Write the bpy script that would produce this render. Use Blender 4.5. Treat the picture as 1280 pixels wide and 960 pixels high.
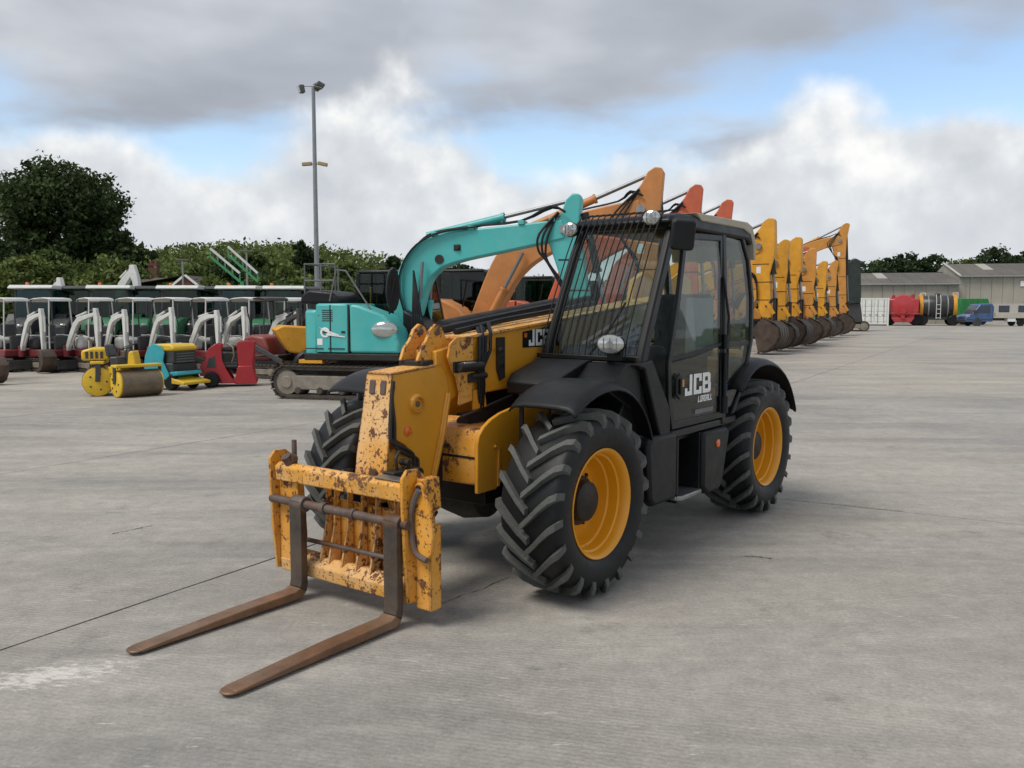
import bpy, bmesh, math, random
import numpy as np
from mathutils import Vector, Matrix, Euler
R = math.radians
random.seed(7)
for o in list(bpy.data.objects): bpy.data.objects.remove(o)
S = bpy.context.scene
COL = S.collection

# ------------------------------------------------------------------ camera
FPX, PIT, CH = 1082.0, R(4.98), 1.76
cd = bpy.data.cameras.new('camera'); cam = bpy.data.objects.new('camera', cd); COL.objects.link(cam)
cam.location = (0, 0, CH); cam.rotation_euler = (R(90) - PIT, 0, 0)
cd.sensor_width = 36; cd.lens = FPX / 1280 * 36; cd.clip_start = .05; cd.clip_end = 3000
S.camera = cam
S.view_settings.view_transform = 'Standard'; S.view_settings.look = 'None'
S.view_settings.exposure = .36; S.view_settings.gamma = 1
SUN_EL, SUN_AZ = R(56), R(-150)     # azimuth of the direction TO the sun, measured from +X
SUN_AZ = math.atan2(-.55, -.85)

# ------------------------------------------------------------------ sky
W = bpy.data.worlds.new('World'); S.world = W; W.use_nodes = True
nt = W.node_tree; N = nt.nodes; L = nt.links
for n in list(N): N.remove(n)
def nd(tree, t, **k):
    n = tree.nodes.new(t)
    for a, b in k.items(): setattr(n, a, b)
    return n
def mth(tree, op, a, b=None, c=None, clamp=False):
    n = tree.nodes.new('ShaderNodeMath'); n.operation = op; n.use_clamp = clamp
    for i, x in enumerate((a, b, c)):
        if x is None: continue
        if isinstance(x, (int, float)): n.inputs[i].default_value = x
        else: tree.links.new(x, n.inputs[i])
    return n.outputs[0]
def ramp(tree, fac, stops, interp='LINEAR'):
    n = tree.nodes.new('ShaderNodeValToRGB'); cr = n.color_ramp; cr.interpolation = interp
    while len(cr.elements) < len(stops): cr.elements.new(.5)
    for e, (p, c) in zip(cr.elements, stops):
        e.position = p; e.color = (c, c, c, 1) if isinstance(c, (int, float)) else (*c, 1)
    tree.links.new(fac, n.inputs[0]); return n.outputs[0]
def mixc(tree, fac, a, b, mode='MIX'):
    n = tree.nodes.new('ShaderNodeMix'); n.data_type = 'RGBA'; n.blend_type = mode
    for i, x in ((0, fac), (6, a), (7, b)):
        if isinstance(x, (int, float)): n.inputs[i].default_value = x
        elif isinstance(x, tuple): n.inputs[i].default_value = (*x, 1)
        else: tree.links.new(x, n.inputs[i])
    return n.outputs[2]
tc = nd(nt, 'ShaderNodeTexCoord'); sp = nd(nt, 'ShaderNodeSeparateXYZ'); L.new(tc.outputs['Generated'], sp.inputs[0])
zz = mth(nt, 'MAXIMUM', sp.outputs[2], 0.0)
den = mth(nt, 'ADD', zz, .16)
cb = nd(nt, 'ShaderNodeCombineXYZ')
L.new(mth(nt, 'DIVIDE', sp.outputs[0], den), cb.inputs[0]); L.new(mth(nt, 'DIVIDE', sp.outputs[1], den), cb.inputs[1])
cb.inputs[2].default_value = 3.7
def sky_noise(off, scale, detail=9, rough=.56, src=None):
    m = nd(nt, 'ShaderNodeMapping'); m.inputs['Location'].default_value = off
    L.new(src or cb.outputs[0], m.inputs[0])
    n = nd(nt, 'ShaderNodeTexNoise'); n.inputs['Scale'].default_value = scale
    n.inputs['Detail'].default_value = detail; n.inputs['Roughness'].default_value = rough
    L.new(m.outputs[0], n.inputs['Vector']); return n.outputs[0]
SKO = (6.57, 2.32, 0)
G_ = tc.outputs['Generated']
n1 = sky_noise(SKO, 1.15, 5, .48); n1b = sky_noise((SKO[0] + .14, SKO[1] + .22, 0), 1.15, 4, .45)
# cumulus: rounder noise straight in direction space so that heads stand upright
CO = (.35, .2, .55)
n2 = sky_noise(CO, 5.5, 8, .50, G_); n2b = sky_noise((CO[0] + .012, CO[1], CO[2] + .022), 5.5, 8, .50, G_)
n3 = sky_noise((4.07, .48, 4.62), 2.3, 2, .5, G_)
bias1 = ramp(nt, zz, [(0, .22), (.16, .10), (.215, .13), (.28, .325), (.5, .42), (1, .3)])
deck = ramp(nt, mth(nt, 'ADD', n1, bias1), [(.58, 0), (.80, 1)], 'EASE')
bias2 = ramp(nt, zz, [(0, .60), (.09, .36), (.19, .08), (.28, 0)])
cden = mth(nt, 'ADD', mth(nt, 'ADD', mth(nt, 'MULTIPLY', n2, .55), mth(nt, 'MULTIPLY', n3, .75)), bias2)
cum = ramp(nt, cden, [(.775, 0), (.885, 1)], 'EASE')
sh1 = mth(nt, 'ADD', mth(nt, 'MULTIPLY', mth(nt, 'SUBTRACT', n1b, n1), 2.0), .5)
sh2 = mth(nt, 'ADD', mth(nt, 'MULTIPLY', mth(nt, 'SUBTRACT', n2, n2b), 3.4), mth(nt, 'SUBTRACT', .95, mth(nt, 'MULTIPLY', cden, .38)))
dcol = ramp(nt, sh1, [(.15, (.30, .325, .37)), (.5, (.37, .395, .44)), (.85, (.50, .525, .565))])
ccol0 = ramp(nt, sh2, [(.2, (.46, .485, .52)), (.55, (.57, .595, .62)), (.9, (.79, .79, .78))])
lowgrey = ramp(nt, zz, [(0, .8), (.07, .45), (.16, 0)])
ccol = mixc(nt, lowgrey, ccol0, (.53, .555, .59))
sky = nd(nt, 'ShaderNodeTexSky', sky_type='NISHITA'); sky.sun_disc = False
sky.sun_elevation = SUN_EL; sky.sun_rotation = math.pi / 2 - SUN_AZ; sky.air_density = 1; sky.dust_density = .6; sky.ozone_density = 1.5
STR = .15
blue = mixc(nt, 1.0, sky.outputs[0], (1.08, 1.04, 1.0), 'MULTIPLY')
def scl(c):  # cloud radiance -> background units
    n = nd(nt, 'ShaderNodeVectorMath', operation='SCALE'); L.new(c, n.inputs[0]); n.inputs['Scale'].default_value = 1 / STR; return n.outputs[0]
c1 = mixc(nt, deck, blue, scl(dcol)); c2 = mixc(nt, cum, c1, scl(ccol))
below = mth(nt, 'LESS_THAN', sp.outputs[2], -.01)
c3 = mixc(nt, below, c2, (.2 / STR, .2 / STR, .19 / STR))
bg = nd(nt, 'ShaderNodeBackground'); bg.inputs[1].default_value = STR; L.new(c3, bg.inputs[0])
wo = nd(nt, 'ShaderNodeOutputWorld'); L.new(bg.outputs[0], wo.inputs[0])

# ------------------------------------------------------------------ sun (veiled by cloud)
sl = bpy.data.lights.new('sun', 'SUN'); so = bpy.data.objects.new('sun', sl); COL.objects.link(so)
sl.energy = 1.9; sl.angle = R(24); sl.color = (1, .95, .88)
sd = Vector((math.cos(SUN_AZ) * math.cos(SUN_EL), math.sin(SUN_AZ) * math.cos(SUN_EL), math.sin(SUN_EL)))
so.rotation_euler = sd.to_track_quat('Z', 'Y').to_euler(); so.location = (0, 0, 60)

# ------------------------------------------------------------------ helpers
def at(u, v, y):
    """world point at depth y on the ray of photo pixel (u, v)"""
    x = (u - 640) / FPX; w = -(v - 480) / FPX; c, s = math.cos(PIT), math.sin(PIT)
    d = Vector((x, c + w * s, -s + w * c)); t = y / d.y
    return Vector((0, 0, CH)) + d * t
def ground(u, v):
    x = (u - 640) / FPX; w = -(v - 480) / FPX; c, s = math.cos(PIT), math.sin(PIT)
    d = Vector((x, c + w * s, -s + w * c)); t = -CH / d.z
    return Vector((d.x * t, d.y * t, 0))

class MB:
    def __init__(s): s.v = []; s.f = []
    def add(s, vs, fs):
        o = len(s.v); s.v += [tuple(v) for v in vs]; s.f += [tuple(i + o for i in f) for f in fs]; return s
    def bb(s, x0, x1, y0, y1, z0, z1):
        return s.add([(x, y, z) for x in (x0, x1) for y in (y0, y1) for z in (z0, z1)],
                     [(0, 1, 3, 2), (4, 6, 7, 5), (0, 4, 5, 1), (2, 3, 7, 6), (0, 2, 6, 4), (1, 5, 7, 3)])
    def box(s, c, d, rot=(0, 0, 0)):
        M = Euler(rot).to_matrix(); h = Vector(d) / 2; c = Vector(c)
        return s.add([c + M @ Vector((x * h.x, y * h.y, z * h.z)) for x in (-1, 1) for y in (-1, 1) for z in (-1, 1)],
                     [(0, 1, 3, 2), (4, 6, 7, 5), (0, 4, 5, 1), (2, 3, 7, 6), (0, 2, 6, 4), (1, 5, 7, 3)])
    def beam(s, a, b, w, h=None, up=(0, 0, 1)):
        """rectangular bar from a to b"""
        a, b = Vector(a), Vector(b); h = w if h is None else h; t = (b - a).normalized(); up = Vector(up)
        if abs(t.dot(up)) > .95: up = Vector((1, 0, 0))
        r = t.cross(up).normalized() * w / 2; q = r.cross(t).normalized() * h / 2
        vs = [p + e * r + g * q for p in (a, b) for e, g in ((-1, -1), (1, -1), (1, 1), (-1, 1))]
        return s.add(vs, [(0, 1, 2, 3), (7, 6, 5, 4)] + [(i, i + 4, (i + 1) % 4 + 4, (i + 1) % 4) for i in range(4)])
    def prism(s, pts, a, b, ax='y'):
        """outline extruded along an axis; y: pts are (x,z), x: pts are (y,z), z: pts are (x,y)"""
        def P(p, h):
            return (p[0], h, p[1]) if ax == 'y' else (h, p[0], p[1]) if ax == 'x' else (p[0], p[1], h)
        n = len(pts)
        return s.add([P(p, a) for p in pts] + [P(p, b) for p in pts],
                     [tuple(range(n)), tuple(range(2 * n - 1, n - 1, -1))] + [(i, i + n, (i + 1) % n + n, (i + 1) % n) for i in range(n)])
    def loft(s, rings, cap=True, closed=True):
        n = len(rings[0]); vs = [p for r in rings for p in r]; fs = []
        for k in range(len(rings) - 1):
            for i in range(n if closed else n - 1):
                j = (i + 1) % n; fs.append((k * n + i, k * n + j, (k + 1) * n + j, (k + 1) * n + i))
        if cap and closed: fs += [tuple(range(n - 1, -1, -1)), tuple(range((len(rings) - 1) * n, len(rings) * n))]
        return s.add(vs, fs)
    def cyl(s, a, b, r0, r1=None, n=16):
        return s.tube([a, b], [r0, r0 if r1 is None else r1], n)
    def tube(s, pts, r, n=8):
        pts = [Vector(p) for p in pts]; rs = r if isinstance(r, (list, tuple)) else [r] * len(pts)
        t0 = (pts[1] - pts[0]).normalized(); u = t0.orthogonal().normalized(); rings = []
        for i, p in enumerate(pts):
            t = ((pts[min(i + 1, len(pts) - 1)] - p).normalized() + (p - pts[max(i - 1, 0)]).normalized())
            t = t.normalized() if t.length > 1e-6 else t0
            u = (u - t * u.dot(t)).normalized(); w = t.cross(u)
            rings.append([p + (u * math.cos(k * 2 * math.pi / n) + w * math.sin(k * 2 * math.pi / n)) * rs[i] for k in range(n)])
        return s.loft(rings)
    def lathe(s, prof, n=32, c=(0, 0, 0), ax='y', closed=False, cap=True):
        """prof: (radius, height along axis)"""
        rings = []
        for r, h in prof:
            ring = []
            for k in range(n):
                a = 2 * math.pi * k / n; p, q = r * math.cos(a), r * math.sin(a)
                ring.append((c[0] + p, c[1] + h, c[2] + q) if ax == 'y' else (c[0] + h, c[1] + p, c[2] + q) if ax == 'x' else (c[0] + p, c[1] + q, c[2] + h))
            rings.append(ring)
        if closed: rings.append(rings[0])
        return s.loft(rings, cap=cap and not closed)
    def mesh(s, name):
        me = bpy.data.meshes.new(name); me.from_pydata(s.v, [], s.f)
        bm = bmesh.new(); bm.from_mesh(me); bmesh.ops.recalc_face_normals(bm, faces=bm.faces); bm.to_mesh(me); bm.free()
        return me
    def build(s, name, mat, parent=None, bevel=0, smooth=True, loc=None, rot=None, seg=2):
        return mobj(name, s.mesh(name), mat, parent, bevel, smooth, loc, rot, seg)
def mobj(name, me, mat, parent=None, bevel=0, smooth=True, loc=None, rot=None, seg=2):
    if mat and not me.materials: me.materials.append(mat)
    if smooth and len(me.polygons):
        me.polygons.foreach_set('use_smooth', [True] * len(me.polygons)); me.set_sharp_from_angle(angle=R(38))
    o = bpy.data.objects.new(name, me); COL.objects.link(o)
    if parent: o.parent = parent
    if loc is not None: o.location = loc
    if rot is not None: o.rotation_euler = rot
    if bevel:
        b = o.modifiers.new('bevel', 'BEVEL'); b.width = bevel; b.segments = seg; b.limit_method = 'ANGLE'; b.angle_limit = R(40); b.harden_normals = False
    return o
def tag(o, label, cat=None, group=None, kind=None):
    if label: o['label'] = label
    if cat: o['category'] = cat
    if group: o['group'] = group
    if kind: o['kind'] = kind
    return o
def thing(name, label, cat, loc=(0, 0, 0), rz=0, group=None):
    o = bpy.data.objects.new(name, None); COL.objects.link(o); o.location = loc; o.rotation_euler = (0, 0, rz); o.empty_display_size = .2
    return tag(o, label, cat, group)
def dup(o, parent=None):
    c = o.copy(); COL.objects.link(c); c.parent = parent
    for ch in o.children: dup(ch, c)
    return c
def arc(cx, cz, r, a0, a1, n):
    return [(cx + r * math.cos(R(a0 + (a1 - a0) * i / n)), cz + r * math.sin(R(a0 + (a1 - a0) * i / n))) for i in range(n + 1)]

def smooth(pts, n=4):
    out = []; P = [Vector(p) for p in pts]
    for i in range(len(P) - 1):
        a, b, c, d = P[max(i - 1, 0)], P[i], P[i + 1], P[min(i + 2, len(P) - 1)]
        for j in range(n):
            t = j / n; out.append(.5 * (2 * b + (c - a) * t + (2 * a - 5 * b + 4 * c - d) * t * t + (3 * b - a - 3 * c + d) * t ** 3))
    return out + [P[-1]]
# ------------------------------------------------------------------ materials
MATS = {}
def mat(name, col, rough=.5, metal=0, var=.12, scale=6, bump=0, bscale=60, chips=0, chip_col=(.06, .025, .012), chip_scale=14, fade=None, fade_amt=.4, coat=0, dust=0, dcol=(.30, .27, .22), rand=0, edge=0, spec=.5, orand=0):
    if name in MATS: return MATS[name]
    m = bpy.data.materials.new(name); m.use_nodes = True; t = m.node_tree; b = t.nodes['Principled BSDF']
    tc = nd(t, 'ShaderNodeTexCoord'); V = tc.outputs['Object']
    def noise(sc, det=5, rg=.6):
        n = nd(t, 'ShaderNodeTexNoise'); n.inputs['Scale'].default_value = sc; n.inputs['Detail'].default_value = det; n.inputs['Roughness'].default_value = rg
        t.links.new(V, n.inputs['Vector']); return n.outputs[0]
    c = tuple(col)
    hi = tuple(min(1, x * (1 + var)) for x in c); lo = tuple(x * (1 - var) for x in c)
    out = ramp(t, noise(scale), [(.3, lo), (.7, hi)])
    if rand:
        g = nd(t, 'ShaderNodeNewGeometry'); out = mixc(t, 1.0, out, ramp(t, g.outputs['Random Per Island'], [(0, 1 - rand), (1, 1 + 0 * rand)]), 'MULTIPLY')
    if fade: out = mixc(t, mth(t, 'MULTIPLY', ramp(t, noise(scale * .45, 4), [(.42, 0), (.62, 1)]), fade_amt), out, fade)
    rgh = mth(t, 'ADD', mth(t, 'MULTIPLY', noise(scale * 2.3), .3), rough - .15, clamp=True)
    if orand:
        oi = nd(t, 'ShaderNodeObjectInfo'); out = mixc(t, 1.0, out, ramp(t, oi.outputs['Random'], [(0, (1 - orand, 1 - orand, 1 - orand)), (1, (1 + orand, 1 + orand * .8, 1 + orand * .6))]), 'MULTIPLY')
    if dust:
        g = nd(t, 'ShaderNodeNewGeometry'); s2 = nd(t, 'ShaderNodeSeparateXYZ'); t.links.new(g.outputs['Normal'], s2.inputs[0])
        d = mth(t, 'MULTIPLY', mth(t, 'ADD', mth(t, 'MULTIPLY', mth(t, 'MAXIMUM', s2.outputs[2], 0), .6), .4), ramp(t, noise(scale * .8, 6, .7), [(.35, 0), (.75, 1)]))
        out = mixc(t, mth(t, 'MULTIPLY', d, dust), out, dcol)
    if chips:
        n = mth(t, 'ADD', noise(chip_scale, 8, .72), mth(t, 'MULTIPLY', mth(t, 'SUBTRACT', noise(3.4, 5, .65), .5), .55)); e = .73 - .20 * chips
        k = ramp(t, n, [(e, 0), (e + .025, 1)])
        n2_ = noise(chip_scale * 3.1, 6, .7); k = mth(t, 'MAXIMUM', k, ramp(t, n2_, [(e + .02, 0), (e + .04, 1)]))
        if edge:
            bv = nd(t, 'ShaderNodeBevel'); bv.samples = 3; bv.inputs['Radius'].default_value = edge
            gg = nd(t, 'ShaderNodeNewGeometry'); dp = nd(t, 'ShaderNodeVectorMath', operation='DOT_PRODUCT'); t.links.new(bv.outputs[0], dp.inputs[0]); t.links.new(gg.outputs['Normal'], dp.inputs[1])
            ed = mth(t, 'MULTIPLY', mth(t, 'SUBTRACT', 1.0, dp.outputs['Value'], clamp=True), 3.2)
            k = mth(t, 'MAXIMUM', k, ramp(t, mth(t, 'ADD', ed, mth(t, 'SUBTRACT', noise(chip_scale * 1.7, 7, .7), .5)), [(.16, 0), (.26, 1)]))
        brown = ramp(t, noise(chip_scale * 2), [(.35, chip_col), (.7, tuple(min(1, x * 3.2) for x in chip_col))])
        out = mixc(t, k, out, brown); rgh = mth(t, 'MAXIMUM', rgh, mth(t, 'MULTIPLY', k, .85))
    t.links.new(out, b.inputs['Base Color']); t.links.new(rgh, b.inputs['Roughness']); b.inputs['Metallic'].default_value = metal
    b.inputs['Specular IOR Level'].default_value = spec
    if coat: b.inputs['Coat Weight'].default_value = coat; b.inputs['Coat Roughness'].default_value = .12
    if bump:
        bn = nd(t, 'ShaderNodeBump'); bn.inputs['Strength'].default_value = bump; bn.inputs['Distance'].default_value = .01
        t.links.new(noise(bscale, 6), bn.inputs['Height']); t.links.new(bn.outputs[0], b.inputs['Normal'])
    MATS[name] = m; return m
def glass(name, tint, refl=.9):
    if name in MATS: return MATS[name]
    m = bpy.data.materials.new(name); m.use_nodes = True; t = m.node_tree
    for n in list(t.nodes): t.nodes.remove(n)
    tr = nd(t, 'ShaderNodeBsdfTransparent'); tr.inputs[0].default_value = (*tint, 1)
    gl = nd(t, 'ShaderNodeBsdfGlossy'); gl.inputs['Roughness'].default_value = .03; gl.inputs[0].default_value = (refl, refl, refl, 1)
    g = nd(t, 'ShaderNodeNewGeometry'); dt = nd(t, 'ShaderNodeVectorMath', operation='DOT_PRODUCT'); t.links.new(g.outputs['Normal'], dt.inputs[0]); t.links.new(g.outputs['Incoming'], dt.inputs[1])
    fac = mth(t, 'ADD', mth(t, 'MULTIPLY', mth(t, 'POWER', mth(t, 'SUBTRACT', 1.0, mth(t, 'ABSOLUTE', dt.outputs['Value'])), 5.0), .93), .035)
    mx = nd(t, 'ShaderNodeMixShader'); o = nd(t, 'ShaderNodeOutputMaterial')
    t.links.new(fac, mx.inputs[0]); t.links.new(tr.outputs[0], mx.inputs[1]); t.links.new(gl.outputs[0], mx.inputs[2]); t.links.new(mx.outputs[0], o.inputs[0])
    MATS[name] = m; return m
YEL = (.66, .285, .012)
M_yel = mat('yellow_paint', YEL, .42, 0, .07, 3, chips=.14, chip_scale=9, edge=.008, fade=(.72, .36, .05), fade_amt=.35, dust=.12)
M_chip = mat('chipped_yellow_paint', (.72, .31, .02), .5, 0, .12, 5, bump=.15, bscale=90, chips=.74, chip_scale=13, fade=(.78, .42, .12), fade_amt=.7, dust=.15, edge=.014)
M_worn = mat('worn_yellow_paint', (.74, .35, .05), .55, 0, .14, 5, bump=.15, bscale=90, chips=.86, chip_scale=15, fade=(.78, .50, .24), fade_amt=.75, dust=.2, edge=.014)
M_rim = mat('rim_yellow', (.78, .33, .008), .38, 0, .05, 4, chips=.05, chip_scale=10, coat=.2)
M_rust = mat('rusty_steel', (.115, .062, .038), .62, .35, .45, 7, bump=.35, bscale=70, fade=(.17, .16, .155), fade_amt=.65)
M_forktop = mat('fork_steel', (.20, .105, .055), .5, .35, .35, 6, bump=.3, bscale=60, fade=(.26, .18, .12), fade_amt=.6)
M_black = mat('black_plastic', (.006, .0065, .0075), .46, 0, .25, 5, dust=.02, spec=.32, bump=.05, bscale=200)
M_bpaint = mat('black_paint', (.005, .0055, .006), .40, 0, .25, 5, dust=.02, spec=.35)
M_rubber = mat('rubber', (.007, .0075, .008), .5, 0, .3, 8, dust=.10, spec=.3, dcol=(.12, .12, .11), bump=.1, bscale=120)
M_tread = mat('worn_tread', (.085, .087, .08), .75, 0, .3, 10, dust=.3, dcol=(.17, .17, .15), bump=.3, bscale=90)
M_dark = mat('dark_grimy_steel', (.022, .02, .018), .6, .3, .4, 8, dust=.3, dcol=(.14, .11, .08), bump=.3)
M_steel = mat('bare_steel', (.32, .32, .31), .38, .8, .2, 10)
M_chrome = mat('cylinder_rod', (.22, .22, .22), .35, .6, .05, 10)
M_white = mat('white_paint', (.82, .82, .80), .5, 0, .06, 8, dust=.12)
M_lens = mat('lamp_lens', (.46, .47, .44), .10, .6, .18, 9, coat=1)
M_orange = mat('orange_lens', (.75, .14, .01), .3, 0, .1, 10, coat=.5)
M_red = mat('red_lens', (.45, .01, .01), .3)
M_cream = mat('dusty_roof_paint', (.42, .37, .28), .6, 0, .15, 6, dust=.4)
M_seat = mat('seat_fabric', (.05, .052, .054), .9, 0, .2, 20)
M_greyp = mat('grey_plastic', (.14, .145, .145), .6, 0, .12, 6)
G_cab = glass('cab_glass', (.82, .88, .86)); G_door = glass('smoked_glass', (.66, .70, .66)); G_far = glass('tractor_glass', (.35, .45, .42))
# ------------------------------------------------------------------ setting: ground and yard
def concrete():
    m = bpy.data.materials.new('yard_concrete'); m.use_nodes = True; t = m.node_tree; b = t.nodes['Principled BSDF']
    g = nd(t, 'ShaderNodeNewGeometry'); V = g.outputs['Position']
    def noise(sc, det=6, rg=.6, vec=V, dist=0):
        n = nd(t, 'ShaderNodeTexNoise'); n.inputs['Scale'].default_value = sc; n.inputs['Detail'].default_value = det; n.inputs['Roughness'].default_value = rg; n.inputs['Distortion'].default_value = dist
        t.links.new(vec, n.inputs['Vector']); return n.outputs[0]
    def mapped(rz, s, loc=(0, 0, 0)):
        mp = nd(t, 'ShaderNodeMapping'); mp.inputs['Rotation'].default_value = (0, 0, rz); mp.inputs['Scale'].default_value = s; mp.inputs['Location'].default_value = loc
        t.links.new(V, mp.inputs[0]); return mp.outputs[0]
    base = ramp(t, noise(.33, 6, .62), [(.28, (.245, .237, .222)), (.5, (.325, .314, .292)), (.72, (.42, .40, .362))])
    warm = ramp(t, noise(.11, 4, .5), [(.42, 0), (.62, 1)])
    base = mixc(t, mth(t, 'MULTIPLY', warm, .55), base, (.43, .392, .335))
    # large tyre-swept streaks along the traffic direction
    st = noise(1.0, 7, .66, mapped(R(24), (.16, 1.1, 1)), .6)
    base = mixc(t, mth(t, 'MULTIPLY', ramp(t, st, [(.46, 0), (.66, 1)]), .55), base, (.185, .185, .182))
    st2 = noise(1.0, 8, .7, mapped(R(-8), (.5, 2.0, 1)), .6)
    base = mixc(t, mth(t, 'MULTIPLY', ramp(t, st2, [(.50, 0), (.70, 1)]), .42), base, (.50, .48, .44))
    # stains, oil spots, mottling of the worn surface
    sp = noise(1.9, 9, .75); base = mixc(t, mth(t, 'MULTIPLY', ramp(t, sp, [(.58, 0), (.68, 1)]), .5), base, (.15, .147, .142))
    mo = noise(6.5, 8, .75); base = mixc(t, 1.0, base, ramp(t, mo, [(.28, .80), (.72, 1.18)]), 'MULTIPLY')
    fine = noise(45, 8, .8); base = mixc(t, 1.0, base, ramp(t, fine, [(.28, .70), (.72, 1.26)]), 'MULTIPLY')
    dots = noise(70, 3, .6); base = mixc(t, mth(t, 'MULTIPLY', ramp(t, dots, [(.73, 0), (.76, 1)]), .6), base, (.06, .058, .055))
    # oil drips and rubber marks
    oil = noise(.75, 9, .72, mapped(0, (1, 1, 1), (7.1, 2.2, 0))); base = mixc(t, mth(t, 'MULTIPLY', ramp(t, oil, [(.63, 0), (.70, 1)]), .55), base, (.10, .098, .095))
    rub = noise(1.0, 5, .6, mapped(R(58), (.05, 3.4, 1)), .3); base = mixc(t, mth(t, 'MULTIPLY', ramp(t, rub, [(.66, 0), (.72, 1)]), .30), base, (.13, .13, .128))
    # brushed ribs (broom finish)
    wv = nd(t, 'ShaderNodeTexWave', wave_type='BANDS', bands_direction='Y'); wv.inputs['Scale'].default_value = 10.0; wv.inputs['Distortion'].default_value = 5.0; wv.inputs['Detail'].default_value = 5; wv.inputs['Detail Scale'].default_value = 3.0; wv.inputs['Detail Roughness'].default_value = .7
    t.links.new(mapped(R(16), (1, 1, 1)), wv.inputs[0])
    worn = ramp(t, noise(.45, 5, .6), [(.38, .2), (.62, 1)])
    rib = mth(t, 'MULTIPLY', wv.outputs[1], worn)
    base = mixc(t, mth(t, 'MULTIPLY', rib, .24), base, (.15, .147, .138))
    # pale scrapes: broken short strokes
    sc_ = noise(1.0, 9, .8, mapped(R(10), (5, 26, 1))); zone = ramp(t, noise(.9, 5, .65, mapped(0, (1, 1, 1), (3.3, 1.2, 0))), [(.47, 0), (.62, 1)])
    scr = mth(t, 'MULTIPLY', ramp(t, sc_, [(.585, 0), (.64, 1)]), zone)
    base = mixc(t, mth(t, 'MULTIPLY', scr, .8), base, (.62, .61, .58))
    # the chalky spill by the joint
    def blob(cx, cy, rx, ry, rz):
        mp = nd(t, 'ShaderNodeMapping', vector_type='TEXTURE'); mp.inputs['Location'].default_value = (cx, cy, 0); mp.inputs['Rotation'].default_value = (0, 0, rz); mp.inputs['Scale'].default_value = (rx, ry, 1)
        t.links.new(V, mp.inputs[0]); ln = nd(t, 'ShaderNodeVectorMath', operation='LENGTH'); t.links.new(mp.outputs[0], ln.inputs[0]); return ln.outputs['Value']
    q1 = ground(60, 845)
    bl = ramp(t, mth(t, 'ADD', blob(q1.x, q1.y, .50, .17, R(22)), mth(t, 'MULTIPLY', mth(t, 'SUBTRACT', noise(26, 9, .85, mapped(R(20), (.4, 1, 1))), .5), 6.0)), [(.15, .9), (.75, 0)])
    base = mixc(t, mth(t, 'MULTIPLY', bl, .8), base, (.66, .65, .62))
    oi = nd(t, 'ShaderNodeObjectInfo'); base = mixc(t, 1.0, base, ramp(t, oi.outputs['Random'], [(0, (1.02, 1.0, .975)), (1, (1.13, 1.09, 1.03))]), 'MULTIPLY')
    t.links.new(base, b.inputs['Base Color'])
    t.links.new(mth(t, 'ADD', mth(t, 'MULTIPLY', st, -.35), .95, clamp=True), b.inputs['Roughness'])
    b.inputs['Specular IOR Level'].default_value = .35
    bn = nd(t, 'ShaderNodeBump'); bn.inputs['Strength'].default_value = .5; bn.inputs['Distance'].default_value = .004
    hh = mth(t, 'ADD', mth(t, 'MULTIPLY', rib, .9), mth(t, 'MULTIPLY', fine, .8)); t.links.new(hh, bn.inputs['Height']); t.links.new(bn.outputs[0], b.inputs['Normal'])
    return m
M_con = concrete()
M_grass = mat('rough_grass', (.07, .10, .035), .9, 0, .4, .4, bump=.4, bscale=3)
M_joint = mat('joint_filler', (.035, .033, .03), .9, 0, .3, 5)
gm = MB(); gm.add([(-1500, -300, -.12), (1500, -300, -.12), (1500, 2200, -.12), (-1500, 2200, -.12)], [(0, 1, 2, 3)])
tag(gm.build('ground', M_grass, smooth=False), 'rough grass land around the yard', kind='structure')
AX, BX = Vector((.5, .866, 0)), Vector((.866, -.5, 0))
def ab(a, b, z): p = AX * a + BX * b; return (p.x, p.y, z)
ym = MB(); ym.add([ab(-9, -50, -.03), ab(-9, 40, -.03), ab(125, 40, -.03), ab(125, -50, -.03)], [(0, 1, 2, 3)])
yard = tag(ym.build('yard', M_joint, smooth=False), 'grey concrete yard of jointed slabs', kind='structure')
bed = [-4.46 - 4.83 * k for k in range(9, -1, -1)] + [5.2 + 4.83 * k for k in range(0, 7)]
rs = random.Random(3)
for i in range(len(bed) - 1):
    b0, b1 = bed[i], bed[i + 1]
    right = b0 > -5
    edges = [8.1 + 11.0 * k for k in range(-2, 11)] if right else [1.0 - 14 + rs.uniform(-.5, .5) * (i < 7) + 14.2 * k for k in range(0, 10)]
    for a0, a1 in zip(edges[:-1], edges[1:]):
        if a1 < -7 : continue
        G = .007; m = MB(); n = 24
        # long edges slightly ragged so joints do not look ruled
        def edge(bv, sg): return [(a0 + G + (a1 - a0 - 2 * G) * k / n, bv + sg * (G + rs.uniform(-.003, .006))) for k in range(n + 1)]
        e0, e1 = edge(b0, 1), edge(b1, -1); loop = e0 + e1[::-1]
        vs = [ab(a, b, 0) for a, b in loop] + [ab(a, b, -.029) for a, b in loop]; k = len(loop)
        m.add(vs, [tuple(range(k))] + [(j, (j + 1) % k, (j + 1) % k + k, j + k) for j in range(k)])
        m.build('concrete_slab', M_con, yard, smooth=False)
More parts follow.
